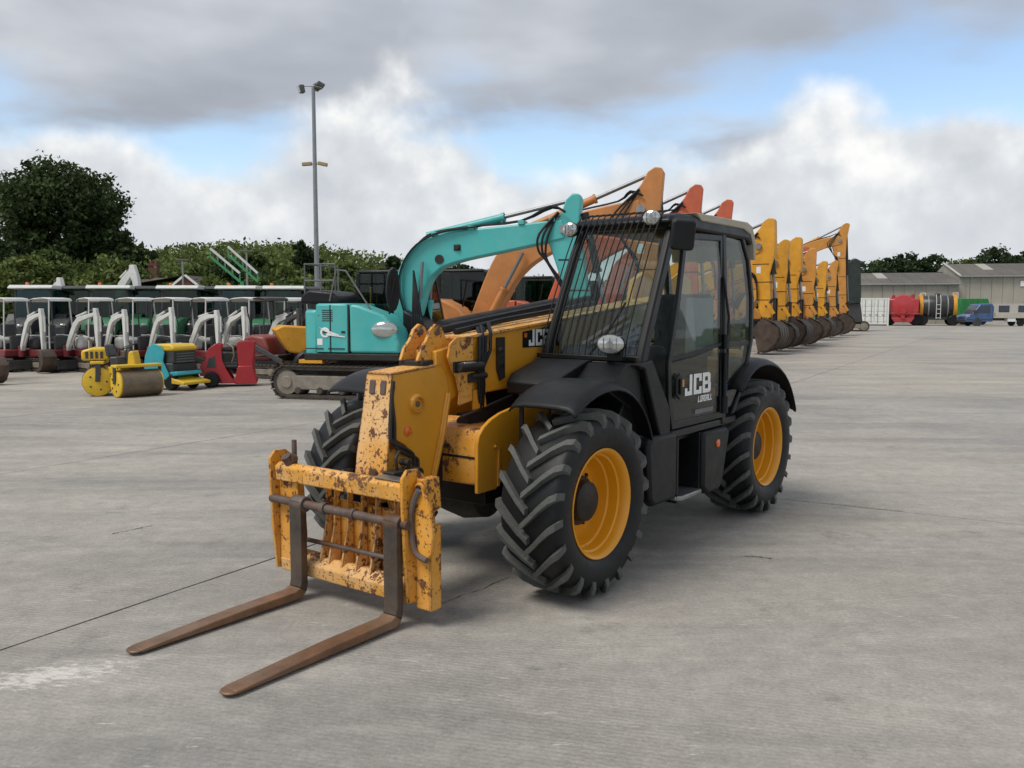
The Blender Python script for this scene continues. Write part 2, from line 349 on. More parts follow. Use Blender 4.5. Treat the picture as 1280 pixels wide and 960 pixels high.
# far part of the yard, beyond the last jointed slab that can be told apart
# hairline cracks
def crack(p0, p1, w, wob, seed):
    r = random.Random(seed); p0, p1 = ground(*p0), ground(*p1); d = p1 - p0; nrm = Vector((-d.y, d.x, 0)).normalized(); m = MB(); n = 26; Lp = []; Rp = []; off = 0
    for k in range(n + 1):
        off = off * .8 + r.uniform(-wob, wob); c = p0 + d * k / n + nrm * off; ww = w * (.25 + r.random()) * (1 if 0 < k < n else .1)
        Lp.append((c.x + nrm.x * ww, c.y + nrm.y * ww, .004)); Rp.append((c.x - nrm.x * ww, c.y - nrm.y * ww, .004))
    m.add(Lp + Rp, [(k, k + 1, n + 2 + k, n + 1 + k) for k in range(n)]); m.build('crack', M_joint, yard, smooth=False)
crack((1030, 629), (1130, 640), .004, .008, 1); crack((548, 757), (640, 722), .003, .01, 2); crack((930, 695), (965, 699), .006, .01, 3); crack((140, 668), (190, 657), .005, .008, 5)
# ------------------------------------------------------------------ telehandler (X forward, Y left, Z up, origin under the front axle)
T = thing('telehandler', 'black and yellow telehandler with forks lowered to the concrete', 'telehandler', (-.289, 5.813, 0), R(-126.94))
WB, TR, YC = 2.746, .577, .862
# -- wheels
def tyre_mesh():
    p = [(.322, .165), (.345, .188), (.385, .205), (.44, .214), (.485, .210), (.515, .195), (.528, .170), (.535, .09), (.538, 0)]
    prof = p + [(r, -h) for r, h in p[-2::-1]] + [(.312, -.15), (.312, .15)]
    return MB().lathe(prof, 64, closed=True).mesh('tyre')
def lug_mesh(sg, off):
    rings = []
    secs = [(-.018, .534, .577, .0, .042), (.045, .534, .577, .10, .044), (.11, .533, .576, .215, .047), (.168, .526, .571, .31, .052), (.204, .505, .553, .355, .054), (.2145, .468, .508, .37, .052)]
    for y, rb, rt, th, w in secs:
        th += off; dt = w / .56 / 2
        tt = dt * .80
        yo = 0 if y < .2 else .006
        ring = []
        for rr, a in ((rb, -dt), (rb, dt), (rt, tt), (rt, -tt)):
            yy = y + (yo if rr == rt else -yo * .5)
            ring.append((rr * math.cos(th + a), sg * yy, rr * math.sin(th + a)))
        rings.append(ring)
    return MB().loft(rings).mesh('tread_lug')
def rim_mesh():
    p = [(.318, .150), (.336, .178), (.340, .188), (.334, .194), (.322, .186), (.308, .165), (.304, .130), (.292, .122), (.288, .06), (.276, .052), (.268, -.005), (.250, -.03), (.13, -.005), (.0001, 0)]
    return MB().lathe(p, 64, cap=False).mesh('wheel_rim')
def hub_mesh():
    return MB().lathe([(.155, .0), (.155, .028), (.128, .036), (.122, .085), (.105, .098), (.0001, .10)], 32).mesh('hub')
ME_t, ME_r, ME_h = tyre_mesh(), rim_mesh(), hub_mesh()
NL = 20; ME_l = [lug_mesh(1, 0), lug_mesh(-1, math.pi / NL)]
ME_n = MB().cyl((0, 0, 0), (0, .016, 0), .013, n=6).mesh('wheel_nut')
for x, sy in ((0, 1), (-WB, 1), (0, -1), (-WB, -1)):
    ty = mobj('tyre', ME_t, M_rubber, T, loc=(x, sy * YC, TR), rot=(0, R(random.uniform(0, 18)), 0))
    for k in range(NL):
        for h in (0, 1): mobj('tread_lug', ME_l[h], M_tread, ty, rot=(0, k * 2 * math.pi / NL, 0), smooth=False)
    rm = mobj('wheel_rim', ME_r, M_rim, T, loc=(x, sy * (YC + .002), TR), rot=(0, R(-25), 0 if sy > 0 else math.pi))
    mobj('hub', ME_h, M_dark, rm, loc=(0, -.005, 0))
    for k in range(10):
        a = 2 * math.pi * k / 10; mobj('wheel_nut', ME_n, M_dark, rm, loc=(.185 * math.cos(a), -.018, .185 * math.sin(a)))
    MB().cyl((.292, .08, 0), (.262, .10, 0), .012, n=8).build('valve', M_red, rm)
# -- axles, chassis
for x in (0, -WB):
    m = MB(); m.cyl((x, -.72, TR), (x, .72, TR), .10, n=16); m.lathe([(.05, -.26), (.17, -.17), (.2, 0), (.17, .17), (.05, .26)], 20, (x, 0, TR - .04))
    for s in (-1, 1): m.lathe([(.14, s * .48), (.2, s * .54), (.2, s * .70), (.12, s * .76)], 20, (x, 0, TR))
    m.build('axle', M_dark, T)
m = MB(); m.bb(-3.3, .28, -.36, .36, .52, .92); m.bb(-3.35, -.3, -.50, .50, .60, 1.0)
m.build('chassis', M_bpaint, T, .01)
m = MB(); m.prism([(-.2, .62), (.36, .66), (.36, .90), (.30, 1.00), (-.2, 1.00)], -.36, .355); m.build('chassis_nose', M_chip, T, .012)
m = MB(); m.bb(.357, .364, -.35, .35, .825, .84); m.build('nose_seam', M_dark, T)
m = MB()  # small bracket hanging below the nose
m.bb(.37, .41, .06, .085, .62, .90); m.bb(.36, .43, .02, .13, .885, .905); m.build('tow_bracket', M_dark, T)
side = [(.40, .62), (.40, .93)] + [(.40 - .47 * (1 - math.cos(R(a))), .93 + .20 * math.sin(R(a))) for a in range(15, 95, 15)] + [(-.62, 1.13), (-.62, 1.0), (-.50, .98), (-.30, .92), (-.20, .84)] + \
       [(-.20, .80), (-.16, .74), (-.10, .72), (-.07, .675), (.02, .665), (.12, .70), (.16, .76), (.16, .66), (.22, .62)]
for s in (1, -1):
    m = MB(); m.prism(side, s * .372, s * .40); m.build('chassis_side_plate', M_yel, T, .006)
    # pressed S-shaped slot rim on the plate
    m = MB(); m.tube([(-.20, s * .405, .92), (-.17, s * .412, .90), (-.155, s * .412, .86), (-.12, s * .412, .83), (-.10, s * .412, .815)], [.012, .018, .018, .018, .012], 8); m.build('slot_rim', M_worn, T)
    m = MB(); m.tube([(.20, s * .402, .64), (.20, s * .408, .88), (.24, s * .408, .90)], .012, 6); m.build('plate_rib', M_yel, T)
# -- boom
def bsec(x, y0, y1, z0, z1): return [(x, y0, z0), (x, y1, z0), (x, y1, z1), (x, y0, z1)]
BC = .03
m = MB(); m.loft([bsec(.24, BC - .15, BC + .15, 1.20, 1.575), bsec(-.7, BC - .15, BC + .15, 1.24, 1.665), bsec(-2.7, BC - .15, BC + .15, 1.34, 1.86)]); m.build('boom', M_yel, T, .012)
m = MB(); m.loft([bsec(.5, BC - .12, BC + .12, 1.14, 1.50), bsec(.2, BC - .12, BC + .12, 1.23, 1.55)]); m.build('inner_boom', M_yel, T, .01)
m = MB(); m.loft([bsec(.26, BC - .165, BC + .165, 1.565, 1.585), bsec(-.7, BC - .165, BC + .165, 1.655, 1.675), bsec(-2.7, BC - .165, BC + .165, 1.85, 1.87)]); m.build('boom_top_flange', M_worn, T, .004)
m = MB(); m.tube([(.22, -.05, 1.62), (-.2, -.05, 1.675), (-.9, -.05, 1.76), (-1.6, -.05, 1.84)], .028, 8); m.tube([(.2, .05, 1.61), (-.3, .06, 1.68), (-1.5, .06, 1.80)], .02, 8); m.build('boom_hose_run', M_black, T)
m = MB(); m.cyl((-.05, -.30, 1.63), (-1.5, -.30, 1.80), .05); m.build('extension_cylinder', M_dark, T)
m = MB(); m.loft([bsec(-.1, -.40, -.20, 1.60, 1.66), bsec(-1.8, -.40, -.20, 1.76, 1.84)]); m.build('boom_pipe_cover', M_bpaint, T, .01)
m = MB(); m.prism([(-2.2, .95), (-2.95, .95), (-2.95, 2.02), (-2.75, 2.1), (-2.55, 2.02)], BC - .24, BC - .18); m.prism([(-2.2, .95), (-2.95, .95), (-2.95, 2.02), (-2.75, 2.1), (-2.55, 2.02)], BC + .165, BC + .185); m.build('boom_tower', M_yel, T)
m = MB(); m.cyl((.10, BC, .99), (-1.5, BC, 1.28), .06); m.build('lift_cylinder', M_dark, T)
# end bracket with the pivot ears
br = [(.44, 1.46), (.42, 1.54), (.36, 1.58), (.20, 1.585), (.19, 1.30), (.21, 1.245), (.21, 1.17), (.34, 1.15), (.33, 1.23), (.36, 1.33), (.40, 1.38)]
for s in (1, -1):
    m = MB(); m.prism(br, BC + s * .152, BC + s * .172); m.build('boom_end_plate', M_chip, T, .004)
    ear = [(.62, 1.44), (.585, 1.52), (.54, 1.56), (.50, 1.63), (.45, 1.665), (.40, 1.645), (.36, 1.57), (.30, 1.545), (.30, 1.44)]
    m = MB(); m.prism(ear, BC + s * .07 - .014, BC + s * .07 + .014); e = m.build('pivot_ear', M_chip, T, .004)
    MB().cyl((.45, BC + s * .07 - .025, 1.615), (.45, BC + s * .07 + .025, 1.615), .022).build('pivot_pin', M_rust, T)
m = MB(); m.loft([bsec(.60, BC - .10, BC + .10, 1.385, 1.44), bsec(.36, BC - .10, BC + .10, 1.40, 1.45)]); m.build('head_cap', M_dark, T, .006)
# valve block and hoses on the bracket
m = MB(); m.bb(.22, .34, .205, .25, 1.375, 1.425); m.build('valve_block', M_steel, T, .006)
m = MB(); m.cyl((.38, .235, 1.395), (.15, .235, 1.395), .028, n=10); m.bb(.10, .40, .20, .215, 1.36, 1.43); m.cyl((.24, .215, 1.33), (.10, .225, 1.33), .022, n=8); m.bb(.13, .26, .202, .222, 1.29, 1.345); m.build('coupler', M_dark, T, .003)
for k, (x0, z1, x1) in enumerate(((.13, 1.60, .16), (.10, 1.615, .125), (.02, 1.63, .115), (.07, 1.60, .14))):
    m = MB(); m.tube([(x0 - .18, .02, 1.63 - .01 * k), (x0 - .08, .12, z1 + .03), (x0, .20, z1 - .03), (x0 + .03, .222, z1 - .14), (x1, .215, 1.38), (x1 - .01, .212, 1.26), (x1 - .02, .19, 1.15 - .02 * k)], .0125, 8); m.build('hydraulic_hose', M_black, T)
m = MB(); m.prism([(.20, 1.11), (.06, 1.12), (.08, 1.24), (.20, 1.24)], .188, .20); m.build('hose_guard', M_yel, T, .003)
m = MB(); m.bb(-.14, -.06, .183, .20, 1.36, 1.57); m.tube([(-.1, .20, 1.49), (-.03, .235, 1.49)], .014, 8); m.prism([(-.06, 1.36), (-.14, 1.42), (-.14, 1.30), (-.09, 1.28)], .183, .20); m.build('side_bracket', M_dark, T, .003)
# black decal and lettering on the boom side
def glyphs(mb, txt, x, z, h, sx=1, shear=.0, dirx=-1, y=0, t=.16):
    """block letters; x runs along -X (towards the rear) as they read from the left side"""
    F = {'J': [(.40, 0, .62, 1), (0, 0, .62, .2), (0, 0, .2, .36)], 'C': [(0, 0, .22, 1), (0, .8, .66, 1), (0, 0, .66, .2), (.44, .62, .66, 1), (.44, 0, .66, .36)],
         'B': [(0, 0, .22, 1), (0, .8, .60, 1), (0, .41, .62, .59), (0, 0, .62, .2), (.43, .52, .66, .93), (.45, .06, .69, .5)],
         'L': [(0, 0, .22, 1), (0, 0, .6, .2)], 'O': [(0, 0, .2, 1), (.44, 0, .64, 1), (0, .8, .64, 1), (0, 0, .64, .2)],
         'A': [(0, 0, .2, 1), (.44, 0, .64, 1), (0, .8, .64, 1), (0, .38, .64, .54)], 'D': [(0, 0, .2, 1), (.44, .1, .64, .9), (0, .82, .56, 1), (0, 0, .56, .18)]}
    W = {'J': .74, 'C': .77, 'B': .78}
    k = 0
    for ch in txt:
        for q, (a, b, c, d) in enumerate(F[ch]):
            P = [(a, b), (c, b), (c, d), (a, d)]; yy = y + .0008 * q
            mb.add([(x + dirx * (k + p * h * sx + e * h * shear), yy, z + e * h) for p, e in P], [(0, 1, 2, 3)])
        k += W.get(ch, .74) * h * sx
    return k
m = MB(); m.add([(-.36, .1825, 1.49), (-.36, .1825, 1.60), (-.85, .1825, 1.65), (-.85, .1825, 1.49)], [(0, 1, 2, 3)]); dec = m.build('decal', M_bpaint, T, smooth=False)
m = MB(); glyphs(m, 'JCB', -.43, 1.50, .115, 1.0, 0, -1, .184); m.build('lettering', M_white, dec, smooth=False)
m = MB(); m.bb(-.38, -.41, .1835, .1845, 1.56, 1.59); m.build('orange_mark', M_orange, dec)
# -- boom head (gooseneck): widens towards the carriage
hs = [(.86, 1.365), (.48, 1.395), (.44, 1.36), (.40, 1.26), (.42, 1.20), (.62, .70), (.66, .60), (.86, .60), (.90, .74), (.74, .87), (.73, 1.05)]
HC = .052
def hw(z): return .100 + .028 * max(0, min(1, (1.37 - z) / .6))
hs = [(.875, 1.372), (.44, 1.405), (.40, 1.34), (.385, 1.22), (.55, .74), (.57, .66), (.70, .66), (.745, .78), (.745, .90), (.80, .955), (.925, 1.02), (.905, 1.15)]
for sd_ in (1, -1):
    n = len(hs); o = [(x, HC + sd_ * hw(z), z) for x, z in hs]; i_ = [(x, HC + sd_ * (hw(z) - .02), z) for x, z in hs]
    mm = MB(); mm.add(o + i_, [tuple(range(n)), tuple(range(2 * n - 1, n - 1, -1))] + [(k, k + n, (k + 1) % n + n, (k + 1) % n) for k in range(n)])
    mm.build('head_side_plate', M_yel, T, .004)
    f = MB(); f.tube([(x, HC + sd_ * (hw(z) + .006), z) for x, z in ((.402, 1.235), (.475, .99), (.57, .74), (.585, .66))], .022, 8); f.build('head_edge_rib', M_yel, T)
    f = MB(); f.lathe([(.065, 0), (.06, .018), (.052, .03), (.04, .032), (.038, .018), (.0001, .018)], 24, (0, 0, 0)); f.build('pivot_boss', M_yel, T, loc=(.69, HC + sd_ * (hw(1.19) - .004), 1.19), rot=(0, 0, 0 if sd_ > 0 else math.pi))
    f = MB(); f.cyl((.69, HC + sd_ * hw(1.2), 1.19), (.69, HC + sd_ * (hw(1.2) + .02), 1.19), .018); f.build('pivot_pin', M_rust, T)
    f = MB(); f.prism([(.955, .70), (.94, .95), (.80, .93), (.66, .80), (.62, .60), (.90, .58)], HC + sd_ * .085, HC + sd_ * .105); f.build('head_inner_plate', M_chip, T, .004)
f = MB(); f.lathe([(.03, 0), (.03, .006), (.02, .012), (.0001, .014)], 20, (0, 0, 0)); f.build('side_reflector', M_orange, T, loc=(.775, HC + hw(1.04), 1.035))
fr = [(.965, .70), (.945, .9), (.905, 1.15), (.875, 1.372)]
m = MB(); rings = []
for x, z in fr:
    w = hw(z) + .006; rings.append([(x, HC - w, z), (x + .012, HC - w, z), (x + .012, HC + w, z), (x, HC + w, z)])
m.loft(rings); m.build('head_front_plate', M_worn, T, .003)
m = MB(); m.loft([[(.44, HC - .098, 1.407), (.44, HC + .098, 1.407), (.44, HC + .098, 1.42), (.44, HC - .098, 1.42)], [(.885, HC - .098, 1.374), (.885, HC + .098, 1.374), (.885, HC + .098, 1.388), (.885, HC - .098, 1.388)]]); m.build('head_top_plate', M_worn, T, .004)
for dy in (-.045, .045):   # slotted holes near the top of the front plate
    m = MB(); m.box((.899, HC + dy, 1.30), (.014, .045, .085), (0, R(-7), 0)); m.build('slot', M_rust, T, .01)
for off_ in (0, .03):
    m = MB(); m.tube(smooth([(.885, HC + .112, 1.34 - off_), (.905, HC + .118, 1.24), (.925 - off_, HC + .126, 1.10), (.93 - off_, HC + .135, 1.0 - off_ * .6), (.86, HC + .145, .955 - off_), (.765 - off_, HC + .145, .90 - off_), (.755 - off_, HC + .150, .83), (.76 - off_, HC + .16, .74)]), .0125, 8); m.build('hydraulic_hose', M_dark, T)
m = MB(); m.cyl((.905, HC + .03, .80), (.985, HC + .03, .80), .03, n=14); m.cyl((.93, HC - .05, .77), (.98, HC - .05, .77), .022, n=12); m.build('fitting', M_rust, T)
m = MB(); m.cyl((.80, BC - .02, 1.15), (.90, BC - .02, .80), .05); m.build('tilt_cylinder', M_dark, T)
m = MB(); m.bb(.86, 1.0, HC + .135, HC + .22, .71, .83); m.cyl((.80, HC + .14, .80), (.80, HC + .24, .80), .035, n=12); m.cyl((.87, HC + .15, .87), (.87, HC + .22, .87), .02, n=10); m.tube([(.93, HC + .18, .83), (.94, HC + .18, .90), (.90, HC + .17, .94)], .011, 6); m.build('coupler', M_dark, T, .006)
# -- carriage
m = MB(); rings = []
for y in (-.635, .47): rings.append([(1.02, y, .715), (1.115, y, .70), (1.125, y, .79), (1.09, y, .815), (1.02, y, .80)])
m.loft(rings); m.build('carriage_top_rail', M_worn, T, .008)
m = MB(); m.bb(1.03, 1.11, .22, .47, .816, .822); m.build('bare_patch', M_steel, T)
lp = [(.88, .10), (1.10, .14), (1.125, .40), (1.14, .70), (1.14, .84), (1.10, .885), (1.02, .88), (.94, .82), (.88, .62), (.86, .3)]
for y0, y1, lab in ((-.675, -.65, 'l'), (.455, .48, 'r')):
    m = MB(); m.prism(lp, y0, y1); m.build('carriage_side_plate', M_chip, T, .006)
# bent outer cheek plates (they face forward)
m = MB(); m.bb(1.065, 1.08, -.65, -.47, .17, .71); m.build('carriage_front_plate', M_chip, T, .004)
m = MB(); m.bb(1.03, 1.045, .48, .585, .10, .60); m.bb(.96, 1.045, .58, .595, .10, .58); m.build('carriage_front_plate', M_chip, T, .004)
m = MB(); m.prism([(.49, .42), (.57, .38), (.625, .43), (.64, .56), (.62, .68), (.58, .75), (.54, .78), (.50, .74)], 1.05, 1.075, 'x'); m.build('carriage_cheek', M_chip, T, .006)
m = MB(); m.tube(smooth([(1.085, .545, .78), (1.09, .50, .68), (1.09, .495, .54), (1.085, .52, .43), (1.085, .60, .40)]), .017, 8); m.build('hydraulic_hose', M_rust, T)
m = MB(); m.prism([(.482, .60), (.482, .83), (.55, .83), (.565, .66)], .92, 1.04, 'x'); m.cyl((1.035, .52, .78), (1.06, .52, .78), .034, n=16); m.build('pin_boss', M_chip, T, .006)
m = MB(); m.cyl((1.06, .52, .78), (1.064, .52, .78), .021, n=12); m.build('pin_hole', M_dark, T)
m = MB(); m.cyl((1.08, -.53, .80), (1.12, -.53, .86), .03); m.build('lock_boss', M_rust, T)
m = MB(); m.cyl((1.06, -.52, .80), (1.06, -.52, .955), .016, n=10); m.cyl((1.06, -.52, .84), (1.10, -.52, .84), .034, n=14); m.build('locking_pin', M_rust, T)
# back plate with ribs and lower beam
m = MB(); m.bb(.93, .95, -.33, .46, .16, .60); m.build('carriage_back_plate', M_chip, T)
for y in (-.31, -.235, -.12, .0, .12, .27):
    m = MB(); m.prism([(.955, .70), (.99, .70), (1.0, .45), (1.06, .20), (.955, .17)], y - .009, y + .009); m.build('carriage_rib', M_worn, T, .003)
m = MB(); m.prism([(.93, .12), (1.075, .12), (1.085, .20), (1.02, .245), (.93, .235)], -.65, .455); m.build('carriage_bottom_beam', M_worn, T, .008)
m = MB(); m.cyl((1.035, -.65, .335), (1.035, .455, .345), .014, n=10); m.build('cross_rod', M_rust, T)
m = MB(); m.prism([(.22, .25), (.36, .25), (.36, .34), (.22, .44)], .952, .99, 'x'); m.build('gusset', M_worn, T, .004)
m = MB(); m.cyl((1.12, -.67, .585), (1.12, .50, .585), .026, n=20); m.build('fork_shaft', M_rust, T)
m = MB(); m.cyl((1.12, -.20, .585), (1.12, -.165, .585), .036, n=20); m.build('shaft_collar', M_rust, T); m = MB(); m.cyl((1.12, .05, .585), (1.12, .085, .585), .034, n=20); m.build('shaft_collar', M_rust, T)
# forks: eye, shank, heel, tapering blade
M_shank = mat('worn_dark_steel', (.075, .062, .052), .5, .5, .4, 6, bump=.3, bscale=60, fade=(.15, .10, .065), fade_amt=.6)
for y in (-.40, .40):
    hw_ = .052; rings = []
    path = [(1.135, .62, .022), (1.14, .55, .024), (1.135, .12, .026), (1.14, .07, .028), (1.17, .035, .026)]
    m = MB(); rr = []
    prof_o = [(1.165, .61), (1.165, .12), (1.175, .085), (1.21, .068), (1.60, .060), (2.195, .030)]
    prof_i = [(1.115, .61), (1.115, .10), (1.125, .05), (1.165, .018), (1.60, .014), (2.19, .014)]
    for (a, b), (c, d) in zip(prof_o, prof_i): rr.append([(a, y - hw_, b), (a, y + hw_, b), (c, y + hw_, d), (c, y - hw_, d)])
    tip = []
    m.loft(rr[2:]); sh_ = MB().loft(rr[:3])
    # rounded tip
    o = []
    for k in range(7):
        a = R(-90 + 30 * k); o.append((2.19 + .05 * math.cos(a), y + hw_ * math.sin(a)))
    m.prism(o, .016, .028, 'z')
    fk = m.build('fork', M_forktop, T, .006); fk['label'] = 'long rusty steel fork'; sh_.build('fork_shank', M_shank, fk, .006)
    m = MB(); m.lathe([(.045, -.055), (.048, -.05), (.048, .05), (.045, .055), (.028, .055), (.028, -.055)], 20, (1.12, y, .585), closed=True); m.build('fork_eye', M_rust, fk)
# -- right-hand engine cover (far side of the boom)
m = MB(); m.prism([(-.55, .75), (-.6, 1.20), (-.75, 1.38), (-2.4, 1.45), (-2.6, 1.3), (-2.6, .75)], -1.05, -.42); m.build('engine_cover', M_black, T, .04)
m = MB(); m.tube([(-.9, -.75, 1.3), (-.9, -.75, 1.50), (-.95, -.75, 1.54)], .03, 10); m.build('exhaust', M_dark, T)
# -- mudguards
def mudguard(pts, y0, y1, nm='mudguard'):
    """pts: outer curve (x,z); rounded shoulder on both sides, rolled lip"""
    ys = [(y0, -.055), (y0 + .02, -.018), (y0 + .07, 0), (y1 - .09, 0), (y1 - .03, -.02), (y1, -.06)] if y1 > y0 else [(y0, -.055), (y0 - .02, -.018), (y0 - .07, 0), (y1 + .09, 0), (y1 + .03, -.02), (y1, -.06)]
    out = [[(x, y, z + d) for y, d in ys] for x, z in pts]; m = MB(); m.loft(out, closed=False)
    o = m.build(nm, M_black, T); md = o.modifiers.new('sub', 'SUBSURF'); md.levels = md.render_levels = 1
    s = o.modifiers.new('thick', 'SOLIDIFY'); s.thickness = .012; s.offset = -1; return o
fc = [(.34, 1.185), (.30, 1.225), (.18, 1.285), (.02, 1.325), (-.16, 1.33), (-.32, 1.285), (-.46, 1.19), (-.56, 1.07), (-.62, .93)]
mudguard(fc, .58, 1.075); mudguard(fc, -.58, -1.075)
rc = [(-2.12, 1.13), (-2.2, 1.24), (-2.38, 1.33), (-2.6, 1.36), (-2.85, 1.335), (-3.08, 1.25), (-3.25, 1.11), (-3.36, .95), (-3.40, .86)]
mudguard(rc, .58, 1.075); mudguard(rc, -.58, -1.075)
m = MB(); m.beam((.22, .60, 1.24), (.22, .60, .80), .03, .012); m.build('mudguard_stay', M_black, T)
# dark pocket behind the front wheel up to the cab floor
m = MB(); m.prism([(-.30, 1.0), (-.42, 1.15), (-.46, 1.30), (-.62, 1.30), (-.95, .86), (-.95, .55), (-.62, .55)], .42, .955); m.build('inner_wheel_arch', M_black, T, .01)
# -- cab
CY0, CY1 = .235, .985
m = MB(); m.prism([(-.10, 1.20), (-.09, 1.27), (-.14, 1.33), (-.44, 1.415), (-.62, 1.42), (-.62, 1.05), (-.34, 1.12)], CY0 + .01, .665); m.prism([(-.20, 1.24), (-.44, 1.40), (-.62, 1.405), (-.62, 1.05)], .66, .965); m.build('front_cowl', M_black, T, .008)
m = MB(); m.prism([(-.48, 1.395), (-.60, 1.36), (-.83, .88), (-.98, .88), (-.98, 1.06), (-.70, 1.42)], .955, 1.01); m.build('front_quarter_panel', M_black, T, .012)
m = MB(); m.bb(-2.40, -.80, .36, .93, .80, .90); m.build('cab_floor', M_black, T, .01)
# pillars
def pil(pts, w, d, name='cab_pillar'):
    m = MB(); rg = []
    for i, p in enumerate(pts):
        p = Vector(p); rg.append([(p.x - d / 2, p.y - w / 2, p.z), (p.x + d / 2, p.y - w / 2, p.z), (p.x + d / 2, p.y + w / 2, p.z), (p.x - d / 2, p.y + w / 2, p.z)])
    m.loft(rg); return m.build(name, M_bpaint, T, .012)
pil([(-.60, .965, 1.36), (-.66, .965, 1.52), (-.98, .955, 2.16), (-1.08, .945, 2.35)], .06, .085)
pil([(-.56, CY0, 1.36), (-.62, CY0, 1.52), (-.93, CY0 + .01, 2.16), (-1.03, CY0 + .02, 2.35)], .055, .07)
pil([(-1.90, .985, .86), (-1.905, .985, 1.5), (-1.90, .975, 2.0), (-1.90, .955, 2.37)], .05, .07)
pil([(-2.10, .975, .92), (-2.34, .975, 1.20), (-2.46, .975, 1.5), (-2.47, .97, 1.85), (-2.40, .96, 2.15), (-2.30, .945, 2.33)], .055, .06)
pil([(-2.40, CY0, .95), (-2.46, CY0, 1.5), (-2.46, CY0, 1.9), (-2.30, CY0 + .02, 2.33)], .055, .06)
m = MB(); m.bb(-2.16, -.86, .945, 1.00, .845, .905); m.build('cab_sill', M_bpaint, T, .012)
m = MB(); m.prism([(-1.0, 2.325), (-2.36, 2.315), (-2.43, 2.27), (-2.46, 2.30), (-2.40, 2.385), (-2.25, 2.425), (-1.12, 2.425), (-1.0, 2.40), (-.955, 2.36)], CY0 - .03, .99); m.build('cab_roof', M_bpaint, T, .025, seg=3)
m = MB(); m.prism([(-1.45, 2.395), (-2.24, 2.395), (-2.38, 2.36), (-2.40, 2.405), (-2.26, 2.452), (-1.35, 2.446)], CY0 + .03, 1.004); m.build('roof_panel', M_cream, T, .008)
m = MB(); m.prism([(-2.30, 2.405), (-2.39, 2.365), (-2.45, 2.28), (-2.468, 2.16), (-2.51, 2.16), (-2.495, 2.32), (-2.42, 2.425), (-2.30, 2.456)], CY0 + .02, .998); m.build('rear_roof_trim', M_cream, T, .004)
m = MB(); m.beam((-1.02, CY0, 2.345), (-1.05, .955, 2.345), .07, .05); m.build('windscreen_frame', M_bpaint, T, .008); m = MB(); m.beam((-.585, CY0, 1.425), (-.615, .965, 1.425), .06, .04); m.build('windscreen_frame', M_bpaint, T, .008)
def pane(name, vs, mt, parent=T):
    v = [Vector(p) for p in vs]; nn = (v[1] - v[0]).cross(v[-1] - v[0]).normalized() * .005; k = len(v)
    m = MB(); m.add([p + nn for p in v] + [p - nn for p in v], [tuple(range(k)), tuple(range(2 * k - 1, k - 1, -1))] + [(i, i + k, (i + 1) % k + k, (i + 1) % k) for i in range(k)])
    return m.build(name, mt, parent, smooth=False)
pane('windscreen', [(-.60, CY0 + .02, 1.445), (-.62, .945, 1.445), (-.965, .935, 2.16), (-1.035, .93, 2.325), (-1.015, CY0 + .03, 2.325), (-.925, CY0 + .02, 2.16)], G_cab)
pane('rear_window', [(-2.46, CY0 + .03, 1.3), (-2.46, .95, 1.3), (-2.47, .95, 1.9), (-2.34, .93, 2.30), (-2.34, CY0 + .04, 2.30), (-2.47, CY0 + .03, 1.9)], G_cab)
pane('far_side_window', [(-.66, CY0, 1.45), (-1.0, CY0 + .01, 2.3), (-2.32, CY0 + .02, 2.3), (-2.46, CY0, 1.9), (-2.44, CY0, 1.45)], G_cab)
pane('quarter_window', [(-1.945, .985, .96), (-2.08, .985, .99), (-2.30, .985, 1.22), (-2.425, .985, 1.5), (-2.435, .978, 1.85), (-2.37, .968, 2.14), (-2.29, .955, 2.30), (-1.945, .955, 2.32)], G_door)
m = MB(); m.bb(-2.44, -1.94, .962, .992, 1.46, 1.50); m.build('window_bar', M_bpaint, T, .005)
m = MB(); m.bb(-2.40, -.70, CY0 - .03, CY0 + .005, .95, 1.44); m.build('cab_inner_wall', M_black, T, .01)
# door: frame, upper window, lower smoked panel, lettering
D = MB()
dof = [(-1.00, .915), (-.94, 1.12), (-.925, 1.38), (-1.05, 1.80), (-1.22, 2.30), (-1.865, 2.32), (-1.868, .915)]
dif = [(-1.045, .965), (-.99, 1.13), (-.975, 1.37), (-1.095, 1.79), (-1.255, 2.255), (-1.825, 2.275), (-1.828, .965)]
n = len(dof); vs = []
for off in (1.012, .985):
    for P in (dof, dif): vs += [(x, off - max(0, z - 1.8) * .06, z) for x, z in P]
fs = []
for i in range(n):
    j = (i + 1) % n
    fs += [(i, j, n + j, n + i), (2 * n + i, 3 * n + i, 3 * n + j, 2 * n + j), (i, 2 * n + i, 2 * n + j, j), (n + i, n + j, 3 * n + j, 3 * n + i)]
D.add(vs, fs); door = D.build('door', M_bpaint, T, .004)
m = MB(); m.prism([(-.955, 1.425), (-1.40, 1.455), (-1.84, 1.505), (-1.84, 1.475), (-1.40, 1.42), (-.955, 1.39)], .99, 1.008); m.build('door_rail', M_black, door, .004)
pane('door_window', [(-.985, .998, 1.42), (-1.40, .998, 1.45), (-1.826, .998, 1.50), (-1.826, .985, 2.0), (-1.825, .968, 2.272), (-1.255, .968, 2.252), (-1.095, .998, 1.79)], G_cab, door)
pane('lower_door_panel', [(-1.045, .998, .967), (-1.826, .998, .967), (-1.826, .998, 1.47), (-1.40, .998, 1.415), (-.977, .998, 1.385), (-.992, .998, 1.13)], G_door, door)
m = MB(); glyphs(m, 'JCB', -1.20, 1.135, .150, 1.32, .0, -1, 1.006); m.build('lettering', M_white, door, smooth=False)
m = MB(); glyphs(m, 'LOADALL', -1.42, 1.072, .046, 1.05, .25, -1, 1.006); m.build('lettering', M_white, door, smooth=False)
